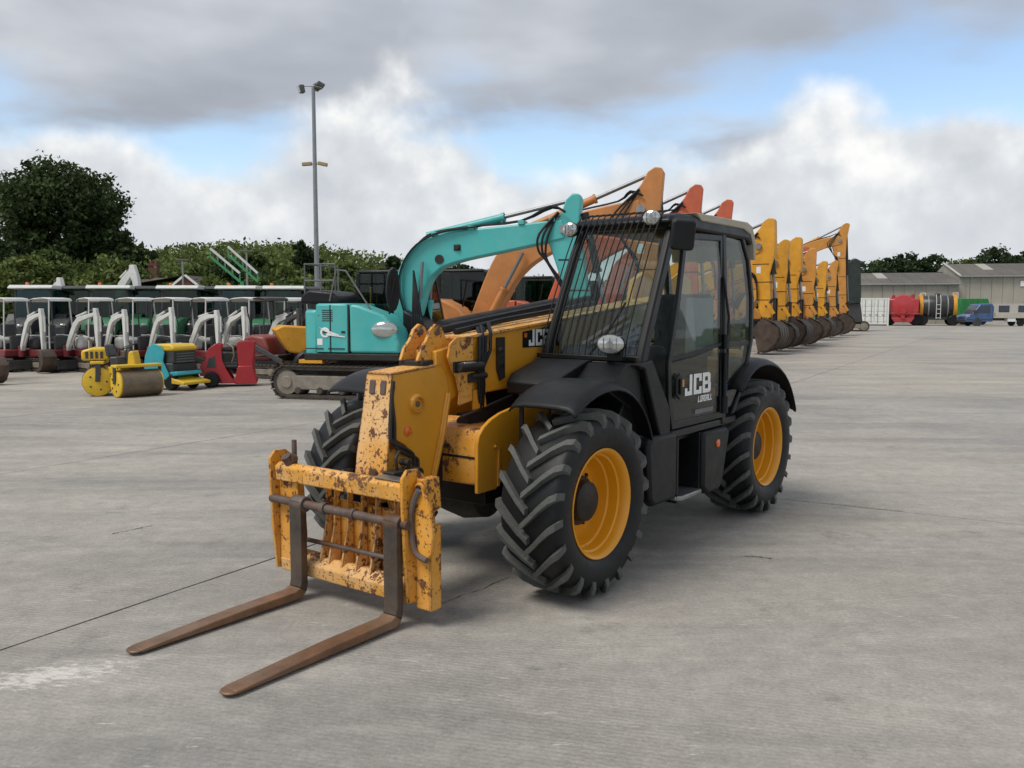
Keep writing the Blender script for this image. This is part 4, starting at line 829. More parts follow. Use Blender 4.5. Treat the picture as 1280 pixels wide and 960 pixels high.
# ------------------------------------------------------------------ small plant on the left
M_maroon = mat('maroon_paint', (.19, .018, .022), .45, 0, .15, 5, dust=.2)
M_wht = mat('offwhite_paint', (.66, .66, .62), .5, 0, .08, 5, dust=.2, chips=.08, chip_scale=10)
M_char = mat('charcoal_paint', (.035, .037, .04), .5, 0, .2, 6, dust=.2)
M_green = mat('tractor_green', (.03, .17, .075), .4, 0, .12, 5, dust=.15)
M_sky = mat('turquoise_paint', (.03, .36, .42), .4, 0, .1, 5, dust=.15)
M_scarlet = mat('scarlet_paint', (.42, .012, .02), .38, 0, .1, 5, dust=.12, coat=.2)
M_brick_red = mat('dull_red_paint', (.22, .035, .03), .5, 0, .15, 5, dust=.25)
M_canary = mat('roller_yellow', (.72, .46, .02), .42, 0, .1, 6, chips=.1, dust=.15)
M_drum = mat('drum_steel', (.20, .15, .10), .45, .5, .25, 5, dust=.3, dcol=(.25, .2, .14))
MG = 'canopy mini excavators in the front row'
def mini(label, loc, yaw, body, arm, cano, group=MG, swing=0, lift=0, dome=True):
    E = thing('mini_excavator', label, 'mini excavator', loc, yaw, group)
    for sy in (-1, 1): track(E, sy * .37, .22, 1.45, .38)
    m = MB(); m.bb(-.35, .35, -.28, .28, .18, .34); m.lathe([(.28, .33), (.28, .42)], 20, ax='z'); m.build('undercarriage', M_track, E)
    m = MB(); m.prism([(.78, .06), (.86, .10), (.83, .22), (.86, .33), (.80, .33), (.77, .2)], -.48, .48); b = m.build('dozer_blade', M_char, E, .01)
    m = MB(); m.beam((.3, -.22, .24), (.8, -.22, .2), .07, .09); m.beam((.3, .22, .24), (.8, .22, .2), .07, .09); m.build('blade_arm', M_char, E)
    pl = [(.50, -.42), (-.35, -.47)] + [(-.35 - .30 * math.sin(R(a)), -.47 * math.cos(R(a))) for a in range(20, 180, 20)] + [(-.35, .47), (.50, .42)]
    m = MB(); m.prism(pl, .42, .62, 'z'); m.build('lower_body', body, E, .03)
    pl2 = [(x if x > -.3 else x * .98, y * .97) for x, y in pl if x < .1] ; pl2 = [(-.10, -.44)] + [p for p in pl2 if p[0] < -.2] + [(-.10, .44)]
    m = MB(); m.prism(pl2, .622, .98, 'z'); m.build('engine_cover', cano if dome else M_char, E, .10)
    m = MB(); m.prism([(.10, .62), (.12, .80), (-.14, .86), (-.20, 1.32), (-.28, 1.32), (-.26, .62)], -.22, .22); m.build('seat', M_char, E, .03)
    m = MB(); m.prism([(.32, .62), (.30, 1.0), (.38, 1.0), (.44, .62)], -.2, .2); m.build('control_stand', M_char, E, .02)
    for x, y in ((.38, -.36), (.38, .36), (-.50, -.36), (-.50, .36)):
        m = MB(); m.tube([(x, y, .60), (x, y, 1.1), (x * .92, y * .84, 2.01)], .019, 8); m.build('canopy_post', cano if x > 0 else M_char, E)
    for y in (-.40, .40):
        m = MB(); m.tube([(.38, y * .9, .98), (-.1, y * .9, 1.02), (-.50, y * .9, 1.0)], .014, 6); m.build('side_rail', cano, E)
    rings = []
    for x, z in ((.44, 1.99), (.41, 2.045), (.1, 2.07), (-.35, 2.05), (-.50, 2.02), (-.52, 1.97)): rings.append([(x, -.34, z - .02), (x, -.30, z), (x, .30, z), (x, .34, z - .02), (x, .31, z - .035), (x, -.31, z - .035)])
    m = MB(); m.loft(rings); m.build('canopy', cano, E, .01)
    # swing post and front equipment, offset about the kingpost
    ca, sa = math.cos(swing), math.sin(swing)
    def q(x, z, y=0): return (.55 + (x - .55) * ca - y * sa, (x - .55) * sa + y * ca, z)
    m = MB(); m.cyl((.58, 0, .42), (.58, 0, .72), .09, n=12); m.build('swing_post', body, E)
    bp = [(.62, .60), (.78, .95), (.98, 1.32), (1.12, 1.46), (1.45, 1.55), (1.72, 1.60 + lift)]; bh = [.10, .14, .155, .15, .11, .09]
    m = MB(); P = beam_profile(bp, bh); n = len(P)
    m.add([q(x, z, -.06) for x, z in P] + [q(x, z, .06) for x, z in P], [tuple(range(n)), tuple(range(2 * n - 1, n - 1, -1))] + [(i, i + n, (i + 1) % n + n, (i + 1) % n) for i in range(n)]); m.build('boom', arm, E, .012)
    A = [(1.66, 1.76 + lift), (1.76, 1.76 + lift), (1.82, 1.52), (1.81, .62), (1.74, .60), (1.70, 1.0), (1.665, 1.52)]; n = len(A)
    m = MB(); m.add([q(x, z, -.055) for x, z in A] + [q(x, z, .055) for x, z in A], [tuple(range(n)), tuple(range(2 * n - 1, n - 1, -1))] + [(i, i + n, (i + 1) % n + n, (i + 1) % n) for i in range(n)]); m.build('arm', arm, E, .012)
    for a, b, r in (((.74, .72), (1.12, 1.30), .03), ((1.0, 1.54), (1.66, 1.74 + lift), .028), ((1.87, 1.55), (1.87, .85), .024)):
        c = (a[0] + (b[0] - a[0]) * .6, a[1] + (b[1] - a[1]) * .6); m = MB(); m.cyl(q(*a), q(*c), r, n=10); h = m.build('hydraulic_cylinder', arm, E); MB().cyl(q(*c), q(*b), r * .5, n=8).build('cylinder_rod', M_chrome, h)
    m = MB(); m.tube([q(.75, 1.1, .08), q(1.0, 1.6, .08), q(1.4, 1.76, .08), q(1.75, 1.72, .08), q(1.9, 1.3, .08)], .014, 6); m.build('hydraulic_hose', M_black, E)
    bk = [(1.78, .66), (1.94, .62), (2.06, .46), (2.05, .26), (1.93, .10), (1.74, .02), (1.66, .05), (1.84, .20), (1.86, .40)]; n = len(bk)
    m = MB(); m.add([q(x, z, -.20) for x, z in bk] + [q(x, z, .20) for x, z in bk], [tuple(range(n)), tuple(range(2 * n - 1, n - 1, -1))] + [(i, i + n, (i + 1) % n + n, (i + 1) % n) for i in range(n)]); m.build('bucket', M_buck, E, .008)
    return E
ordn = ['first', 'second', 'third', 'fourth', 'fifth', 'sixth', 'seventh']
cols = [20, 72, 127, 178, 224, 270, 320]
for i, u in enumerate(cols):
    k = len(cols) - 1 - i; p = at(u - 6, 420, 24.6 - .12 * i)
    mini('maroon and white canopy mini excavator, %s in its row counting from the teal excavator' % ordn[k + 0], (p.x, p.y, 0), R(-36 + 9 * math.sin(i * 2.1)), M_maroon, M_wht, M_wht, swing=R(2 + 5 * math.sin(i * 1.3)), lift=.08 * math.sin(i * 3), dome=i % 3 != 1)
p = at(366, 420, 24.5); mini('charcoal mini excavator with white canopy roof right behind the teal excavator tail', (p.x, p.y, 0), R(-60), M_char, M_char, M_wht, group='dark mini excavators')
p = at(338, 420, 23.4); mini('charcoal mini excavator behind the dull red tracked loader', (p.x, p.y, 0), R(-50), M_char, M_char, M_char, group='dark mini excavators')
p = at(-52, 440, 21.0); mini('yellow mini excavator beside the row of maroon ones, its arm bright yellow', (p.x, p.y, 0), R(-35), M_canary, M_canary, M_char, group='yellow small plant')
# cab roofed tractors behind
def tractor(label, loc, yaw, hood, group='tractors in the second row', roof=None):
    E = thing('tractor', label, 'tractor', loc, yaw, group)
    def wheel(x, y, r, w):
        m = MB(); m.lathe([(r * .55, -w / 2), (r * .8, -w * .55), (r * .97, -w * .42), (r, 0), (r * .97, w * .42), (r * .8, w * .55), (r * .55, w / 2)], 28, (0, 0, 0)); 
        for k in range(16):
            a = 2 * math.pi * k / 16
            for s in (-1, 1): m.box(((r + .01) * math.cos(a + s * .1), s * w * .24, (r + .01) * math.sin(a + s * .1)), (.05, w * .5, .07), (0, -(a + s * .1), s * .5))
        t = m.build('tyre', M_rubber, E, loc=(x, y, r)); m = MB(); m.lathe([(r * .57, w * .3), (r * .5, w * .1), (r * .2, w * .12), (.0001, w * .2)], 24); m.lathe([(r * .57, -w * .3), (r * .5, -w * .1), (r * .2, -w * .12), (.0001, -w * .2)], 24); m.build('wheel_rim', M_wht, E, loc=(x, y, r))
    for s in (-1, 1): wheel(-.75, s * .78, .72, .42); wheel(1.15, s * .70, .48, .30)
    m = MB(); m.prism([(-.2, .75), (-.2, 1.42), (.6, 1.45), (1.35, 1.34), (1.62, 1.15), (1.66, .75)], -.33, .33); m.build('hood', hood, E, .07)
    m = MB(); m.bb(1.62, 1.68, -.26, .26, .80, 1.12); m.build('grille', M_char, E, .02)
    for s in (-1, 1): m = MB(); m.bb(1.60, 1.675, s * .18 - .09, s * .18 + .09, 1.14, 1.22); m.build('headlight', M_lens, E, .02)
    m = MB(); m.bb(-1.2, 1.4, -.25, .25, .5, .8); m.build('chassis', M_char, E, .04)
    for s in (-1, 1):
        m = MB(); m.loft([[(x, y, z) for y in (s * .58, s * 1.0)] + [(x, y, z - .05) for y in (s * 1.0, s * .58)] for x, z in ((-1.5, 1.05), (-1.35, 1.42), (-.95, 1.58), (-.4, 1.56), (-.1, 1.25), (-.02, .9))]); m.build('mudguard', hood, E, .01)
    for x, y in ((-.05, -.62), (-.05, .62), (-1.3, -.62), (-1.3, .62)):
        m = MB(); m.beam((x, y, 1.0), (x * .92 - .06, y * .95, 2.42), .07, .07); m.build('cab_pillar', M_char, E)
    m = MB(); m.prism([(.22, 2.46), (.24, 2.51), (.05, 2.60), (-1.25, 2.60), (-1.45, 2.52), (-1.42, 2.44)], -.74, .74); m.build('cab_roof', roof or M_wht, E, .05)
    for vs in ([(-.02, -.6, 1.35), (-.02, .6, 1.35), (-.1, .58, 2.43), (-.1, -.58, 2.43)], [(-1.3, -.6, 1.2), (-1.3, .6, 1.2), (-1.26, .58, 2.43), (-1.26, -.58, 2.43)], [(-.05, -.62, 1.1), (-1.3, -.62, 1.5), (-1.26, -.6, 2.43), (-.1, -.6, 2.43)], [(-.05, .62, 1.1), (-1.3, .62, 1.5), (-1.26, .6, 2.43), (-.1, .6, 2.43)]): pane('cab_window', vs, G_trac, E)
    m = MB(); m.prism([(-.6, 1.0), (-.65, 1.15), (-1.05, 1.18), (-1.15, 1.75), (-1.25, 1.75), (-1.2, 1.0)], -.25, .25); m.build('seat', M_seat, E, .03)
    m = MB(); m.cyl((.9, .2, 1.40), (.9, .2, 1.95), .035, n=10); m.build('exhaust', M_char, E)
    if roof is None: m = MB(); m.box((-.9, -.5, 2.65), (.10, .10, .12)); m.build('beacon', M_orange, E, .02)
    return E
G_trac = glass('green_tinted_glass', (.30, .48, .41))
tc_ = [30, 128, 216, 290, 350]
for i, u in enumerate(tc_):
    p = at(u, 400, 30.5 + .25 * i); k = len(tc_) - 1 - i
    tractor('green tractor with white cab roof, %s in its row counting from the teal excavator' % (ordn + ['eighth'])[k], (p.x, p.y + .6, 0), R(-82 + 5 * math.sin(i * 1.7)), M_green if i % 3 else M_char)
for i, u in enumerate([80, 172, 254, 322, 376]):
    p = at(u, 400, 31.6 + .25 * i); k = 4 - i
    tractor('green tractor with dark cab roof, %s dark roofed one counting from the teal excavator' % ordn[k], (p.x, p.y + .6, 0), R(-80 + 8 * math.sin(i * 2.3)), M_green if i % 2 else M_char, roof=M_char)
# yellow tandem roller, articulated: the front drum is steered
p = ground(118, 494); q = ground(158, 500)
E = thing('tandem_roller', 'yellow tandem drum roller parked in front of the mini excavators', 'roller', (p + q) / 2 + Vector((0, .35, 0)), 0)
def drumset(c, ang, r, w, cover):
    cx, cy = c; M = Matrix.Rotation(ang, 3, 'Z')
    def tr(x, y, z): v = M @ Vector((x, y, 0)); return (cx + v.x, cy + v.y, z)
    def put(m, nm, mt, bv=0): m.v = [tr(*v) for v in m.v]; return m.build(nm, mt, E, bv)
    m = MB(); m.lathe([(r - .03, -w / 2), (r, -w / 2), (r, w / 2), (r - .03, w / 2), (r - .03, -w / 2)], 44, (0, 0, r), cap=False); m.lathe([(.0001, -w * .42), (r - .03, -w * .42), (r - .03, w * .42), (.0001, w * .42)], 24, (0, 0, r)); put(m, 'drum', M_drum)
    for s_ in (-1, 1):
        y = s_ * w / 2; m = MB(); m.lathe([(.0001, y), (r - .012, y), (r - .012, y + s_ * .03), (r - .05, y + s_ * .045), (.10, y + s_ * .045), (.0001, y + s_ * .06)], 40, (0, 0, r)); put(m, 'drum_end', M_canary)
        for k in range(5): a = 2 * math.pi * k / 5; m = MB(); m.cyl((r * .55 * math.cos(a), y + s_ * .04, r + r * .55 * math.sin(a)), (r * .55 * math.cos(a), y + s_ * .055, r + r * .55 * math.sin(a)), .02, n=8); put(m, 'drum_bolt', M_char)
        m = MB(); m.beam((0, y + s_ * .06, r), (.02, y + s_ * .06, 2 * r + .06), .03, .09); put(m, 'drum_arm', M_char)
    m = MB(); m.bb(-.13, .13, -w / 2 - .07, w / 2 + .07, 2 * r + .05, 2 * r + .11); put(m, 'drum_frame', M_canary, .015)
    m = MB(); m.bb(r * .8, r * .86, -w / 2, w / 2, r * 1.3, r * 1.45); put(m, 'scraper', M_char)
    return put
put = drumset((-.42, .16), R(18), .30, .62, 1)
m = MB(); m.prism([(-.30, .72), (-.30, .92), (-.10, .98), (.22, .96), (.22, .72)], -.26, .26); put(m, 'engine_cover', M_canary, .04)
m = MB(); 
for k in range(4): m = MB(); m.bb(-.22 + .09 * k, -.17 + .09 * k, -.272, -.262, .76, .90); put(m, 'vent_slot', M_char)
put = drumset((.44, -.08), R(-42), .27, .80, 0)
m = MB(); m.beam((-.30, .10, .52), (.25, -.14, .52), .22, .14); m.build('articulated_frame', M_canary, E, .02)
m = MB(); m.prism([(-.06, .58), (-.08, .80), (.10, .80), (.14, .58)], -.16, .16); m.prism([(-.14, .80), (-.18, 1.04), (-.11, 1.04), (-.04, .80)], -.16, .16); m.build('seat', M_char, E, .03)
m = MB(); m.prism([(.26, .58), (.30, .90), (.40, .92), (.46, .58)], -.14, .14); m.build('dash_console', M_canary, E, .03)
m = MB(); m.lathe([(.12, -.01), (.135, 0), (.12, .01), (.11, 0)], 20, ax='z', closed=True); m.build('steering_wheel', M_char, E, loc=(.25, -.02, 1.0), rot=(0, R(-25), 0))
m = MB(); m.tube([(.30, -.02, .90), (.25, -.02, 1.0)], .02, 6); m.build('steering_column', M_char, E)
for y in (-.2, .16): m = MB(); m.tube([(.1, y, .55), (.12, y, .86), (.16, y, .98)], .014, 6); m.build('control_lever', M_char, E)
m = MB(); m.tube([(-.5, .0, .9), (-.5, .0, 1.12), (-.56, .0, 1.16)], .025, 8); m.build('exhaust', M_drum, E)
# turquoise compact loader
p = ground(212, 489); E = thing('compact_loader', 'turquoise compact stand-on loader with yellow hood beside the roller', 'loader', (p.x - .12, p.y + .55, 0), R(-25)); E.scale = (.84, .84, .95)
sd = [(-.45, .30), (-.55, .52), (-.50, .78), (-.38, .98), (-.20, 1.06), (.05, 1.02), (.18, .86), (.12, .66), (.22, .50), (.34, .34), (.20, .24), (-.30, .24)]
for s in (-1, 1):
    m = MB(); m.prism(sd, s * .42, s * .46); m.build('side_panel', M_sky, E, .015)
    for x in (-.32, .30):
        m = MB(); m.lathe([(.08, -.09), (.17, -.09), (.20, -.04), (.20, .04), (.17, .09), (.08, .09)], 24, (x, s * .36, .20)); m.build('wheel', M_rubber, E)
m = MB(); m.bb(-.45, .40, -.40, .40, .22, .62); m.build('engine_bay', M_char, E, .03)
m = MB(); m.prism([(-.30, .92), (-.25, 1.05), (.34, 1.05), (.46, .98), (.46, .90), (-.30, .86)], -.41, .41); m.build('hood', M_canary, E, .05)
m = MB(); m.bb(-.2, .43, -.38, .38, .62, .90); m.build('grille', M_char, E, .02)
for k in range(4): m = MB(); m.bb(.43, .445, -.30, .30, .64 + .06 * k, .665 + .06 * k); m.build('grille_bar', M_greyp, E)
m = MB(); m.prism([(.30, .42), (.55, .44), (.60, .36), (.30, .30)], -.42, .42); m.build('front_apron', M_sky, E, .02)
m = MB(); m.prism([(.40, .16), (.82, .14), (.84, .20), (.50, .26), (.40, .30)], -.46, .46); m.build('foot_plate', M_canary, E, .015)
# scarlet chipper
p = ground(277, 484); E = thing('wood_chipper', 'scarlet wheeled chipper with flared chute beside the turquoise loader', 'chipper', (p.x + .03, p.y + .40, 0), R(14)); E.scale = (.98, 1, 1)
for y0, y1 in ((-.34, -.31), (.27, .30)):
    m = MB(); m.prism([(-.60, .26), (-.58, .50), (-.46, .62), (-.40, .86), (-.24, .98), (-.12, .96), (-.10, .60), (-.02, .40), (.16, .10), (-.1, .08), (-.2, .22)], y0, y1); m.build('side_plate', M_scarlet, E, .012)
m = MB(); m.prism([(-.52, .28), (-.40, .80), (-.22, .93), (-.14, .90), (-.14, .28)], -.31, .27); m.build('rotor_housing', M_scarlet, E, .03)
m = MB(); m.prism([(-.44, .44), (-.40, .64), (-.26, .70), (-.24, .44)], -.348, -.340); m.build('side_vent', M_char, E)
for s in (-1, 1):
    m = MB(); m.lathe([(.08, -.07), (.15, -.07), (.18, -.03), (.18, .03), (.15, .07), (.08, .07)], 24, (-.34, s * .42 - .02, .18)); m.build('tyre', M_rubber, E)
    m = MB(); m.lathe([(.0001, -.06), (.085, -.055), (.085, .055), (.0001, .06)], 16, (-.34, s * .42 - .02, .18)); m.build('wheel_rim', M_greyp, E)
m = MB(); m.bb(-.14, .24, -.26, .22, .42, .78); m.build('engine_block', M_char, E, .03)
m = MB(); m.cyl((.02, -.30, .66), (.02, -.26, .66), .11, n=20); m.build('flywheel_cover', M_dark, E)
m = MB(); m.bb(-.10, .20, -.2, .2, .80, .93); m.build('fuel_tank', M_char, E, .04)
m = MB(); m.tube([(.1, -.28, .55), (.16, -.30, .70), (.14, -.24, .88), (.0, -.1, .98)], .022, 8); m.build('exhaust', M_drum, E)
for k in range(3): m = MB(); m.bb(-.12, .22, -.268, -.262, .46 + .07 * k, .48 + .07 * k); m.build('cooling_fin', M_greyp, E)
m = MB(); m.prism([(.24, .46), (.22, .98), (.26, 1.02), (.60, 1.02), (.62, .98), (.56, .46)], -.32, -.29); m.prism([(.24, .46), (.22, .98), (.26, 1.02), (.60, 1.02), (.62, .98), (.56, .46)], .25, .28); m.bb(.57, .605, -.29, .25, .5, 1.0); m.bb(.23, .26, -.29, .25, .5, 1.0); m.build('hopper', M_scarlet, E, .01)
m = MB(); m.prism([(.24, .47), (.56, .47), (.66, .08), (.62, .06), (.16, .06), (.14, .10)], -.34, .30); m.build('flared_chute', M_scarlet, E, .02)
m = MB(); m.bb(-.5, .2, -.30, .26, .08, .16); m.build('base_frame', M_scarlet, E, .01)
m = MB(); m.tube([(-.50, -.2, .6), (-.72, -.2, .66), (-.72, .16, .66), (-.50, .16, .6)], .018, 6); m.build('tow_handle', M_char, E)
# dull red tracked loader
p = ground(330, 474); E = thing('tracked_loader', 'dull red tracked mini loader between chipper and teal excavator', 'loader', (p.x, p.y + .6, 0), R(-25))
for s in (-1, 1): track(E, s * .38, .22, 1.2, .36)
m = MB(); m.bb(-.5, .5, -.28, .28, .2, .6); m.build('chassis', M_char, E, .03)
m = MB(); m.prism([(-.55, .45), (-.55, 1.02), (-.30, 1.10), (.10, 1.05), (.22, .80), (.30, .45)], -.36, .36); m.build('body', M_brick_red, E, .06)
for s in (-1, 1): m = MB(); m.beam((-.45, s * .42, .95), (.75, s * .42, .42), .06, .12); m.build('lift_arm', M_char, E, .01); m = MB(); m.cyl((-.2, s * .42, .55), (.35, s * .42, .62), .03, n=8); m.build('hydraulic_cylinder', M_char, E)
m = MB(); m.prism([(.70, .08), (1.05, .05), (.86, .12), (.82, .40), (.72, .46)], -.5, .5); m.build('bucket', M_buck, E, .01)
# yellow dumper behind the teal excavator's tail
p = at(385, 430, 22.0); E = thing('site_dumper', 'yellow site dumper half hidden behind the teal excavator tail', 'dumper', (p.x + .5, p.y, 0), R(200))
m = MB(); m.prism([(-.1, .62), (.0, 1.28), (1.15, 1.35), (1.35, 1.25), (1.0, .70), (.3, .55)], -.62, .62); m.build('skip', M_eyel, E, .04)
m = MB(); m.prism([(-1.4, .45), (-1.4, .95), (-.6, 1.0), (-.5, .6), (.8, .55), (.8, .4)], -.4, .4); m.build('chassis', M_eyel, E, .04)
m = MB(); m.prism([(-.6, 1.0), (-.62, 1.12), (-.95, 1.14), (-1.02, 1.5), (-1.1, 1.5), (-1.08, 1.0)], -.22, .22); m.build('seat', M_char, E, .03)
m = MB(); m.tube([(-1.2, -.4, .9), (-1.2, -.4, 2.3), (-1.2, .4, 2.3), (-1.2, .4, .9)], .03, 8); m.build('roll_bar', M_eyel, E)
for x in (-.95, .55):
    for s in (-1, 1): m = MB(); m.lathe([(.12, -.14), (.32, -.15), (.38, -.09), (.38, .09), (.32, .15), (.12, .14)], 24, (x, s * .60, .38)); m.lathe([(.0001, -.1), (.15, -.1), (.15, .1), (.0001, .1)], 16, (x, s * .60, .38)); m.build('wheel', M_rubber, E)
# raised white excavator arms standing behind the tractors, and the green crane
def raised(label, u, v, depth, h, yaw):
    p = at(u, v, depth); zt = p.z
    E = thing('mini_excavator', label, 'mini excavator', (p.x - 1.6 * math.cos(yaw), p.y - 1.6 * math.sin(yaw), 0), yaw, 'excavators behind the tractors')
    for s in (-1, 1): track(E, s * .55, .3, 2.0, .5)
    m = MB(); m.prism([(-.9, .6), (-.9, 1.3), (-.1, 1.35), (.6, 1.0), (.6, .6)], -.7, .7); m.build('body', M_wht, E, .08)
    m = MB(); m.lathe([(.35, .3), (.35, .62)], 20, ax='z'); m.bb(-.5, .5, -.5, .5, .2, .4); m.build('undercarriage', M_track, E)
    m = MB(); m.prism([(-.3, 1.3), (-.3, 2.25), (.4, 2.25), (.55, 1.1)], .05, .65); m.build('cab', M_char, E, .05)
    bp = [(.5, 1.0), (.7, zt * .5), (1.0, zt * .78), (1.5, zt * .93)]; m = MB(); m.prism(beam_profile(bp, [.25, .32, .34, .22]), -.09, .09); m.build('boom', M_wht, E, .02)
    m = MB(); m.prism([(1.42, zt), (1.62, zt), (1.80, zt * .85), (1.95, zt * .35), (1.84, zt * .35), (1.52, zt * .82), (1.36, zt * .9)], -.085, .085); m.build('arm', M_wht, E, .02)
    m = MB(); m.prism([(1.84, zt * .36), (2.05, zt * .33), (2.1, zt * .2), (1.85, zt * .12), (1.7, zt * .14), (1.9, zt * .24)], -.25, .25); m.build('bucket', M_buck, E, .01)
    cylr(E, (.9, zt * .86), (1.46, zt * .98), .05, M_wht, .6)
raised('white excavator with tall raised arm standing behind the tractors', 168, 331, 33.5, 0, R(-20))
raised('white excavator with shorter raised arm near the big oak', 76, 347, 33.5, 0, R(-35))
M_gcr = mat('crane_green', (.05, .26, .10), .5, 0, .1, 5)
p = at(300, 352, 44); q = at(263, 321, 44); E = thing('screening_plant', 'green screening plant with sloping conveyors above the tractors', 'screener', (p.x, p.y, 0))
def loc_(v): return v - Vector((p.x, p.y, 0))
for dx in (0, .9):
    a, b = loc_(p) + Vector((dx, 0, 0)), loc_(q) + Vector((dx, 0, .1 * dx))
    for dz in (0, .42): m = MB(); m.beam(a + Vector((0, 0, dz)), b + Vector((0, 0, dz)), .10, .10); m.build('conveyor_rail', M_gcr if dz == 0 else M_wht, E)
    for k in range(5): c = a.lerp(b, k / 4); m = MB(); m.beam(c, c + Vector((0, 0, .42)), .06, .06); m.build('conveyor_strut', M_gcr, E)
m = MB(); m.bb(-.8, 2.4, -.8, .8, .6, 2.6); m.build('hopper', M_gcr, E, .05)
for x in (-.6, .8, 2.2): m = MB(); m.beam((x, 0, 0), (x, 0, .7), .3, .3); m.build('leg', M_gcr, E)
m = MB(); m.beam((.1, 0, 2.5), loc_(p) + Vector((.1, 0, 0)), .15, .15); m.build('conveyor_post', M_gcr, E)
# ------------------------------------------------------------------ lamp posts
M_galv = mat('galvanised_steel', (.27, .28, .28), .5, .4, .1, 3)
p = at(397, 386, 45); zt = at(397, 108, 45).z
E = thing('lamp_post', 'tall grey floodlight mast rising behind the teal excavator', 'lamp post', (p.x, p.y, 0))
m = MB(); m.cyl((0, 0, 0), (0, 0, zt), .14, .09, n=14); m.build('pole', M_galv, E)
m = MB(); m.cyl((0, 0, 0), (0, 0, .06), .28, n=14); m.build('base_plate', M_galv, E)
m = MB(); m.tube([(-.5, 0, zt - .05), (-.45, 0, zt + .02), (.5, 0, zt + .02)], .035, 8); m.build('cross_arm', M_galv, E)
M_flood = mat('floodlight_casing', (.10, .10, .09), .5)
for dx, dy in ((-.55, -.1), (.38, -.15), (.12, .25)):
    m = MB(); m.prism([(-.22, -.10), (.16, -.16), (.22, .06), (-.16, .12)], -.18, .18); f = m.build('floodlight', M_flood, E, .03, loc=(dx, dy, zt - (.15 if dx < 0 else -.05)), rot=(0, R(70 if dx < 0 else 15), R(30)))
    m = MB(); m.bb(-.18, .14, -.15, .15, -.19, -.165); m.build('lens', M_lens, f)
zm = at(397, 205, 45).z; M_tanl = mat('sensor_casing', (.34, .27, .15), .6)
for s in (-1, 1):
    m = MB(); m.box((s * .40, 0, 0), (.50, .20, .18), (0, R(12 if s > 0 else -4), 0)); m.build('lower_floodlight', M_tanl, E, .03, loc=(0, 0, zm)); 
    m = MB(); m.cyl((0, 0, zm), (s * .3, 0, zm), .03, n=8); m.build('bracket', M_galv, E)
for u, v, d, lab in ((228, 326, 60, 'short grey lamp post in front of the house gable'), (308, 315, 62, 'thin grey pole standing before the wooded hillside'),):
    p = at(u, v, d); E = thing('lamp_post', lab, 'lamp post', (p.x, p.y, 0)); m = MB(); m.cyl((0, 0, 0), (0, 0, p.z), .09, .06, n=10); m.build('pole', M_galv, E)
    m = MB(); m.bb(-.45, .45, -.1, .1, p.z, p.z + .12); m.build('lamp_head', M_flood, E, .02)

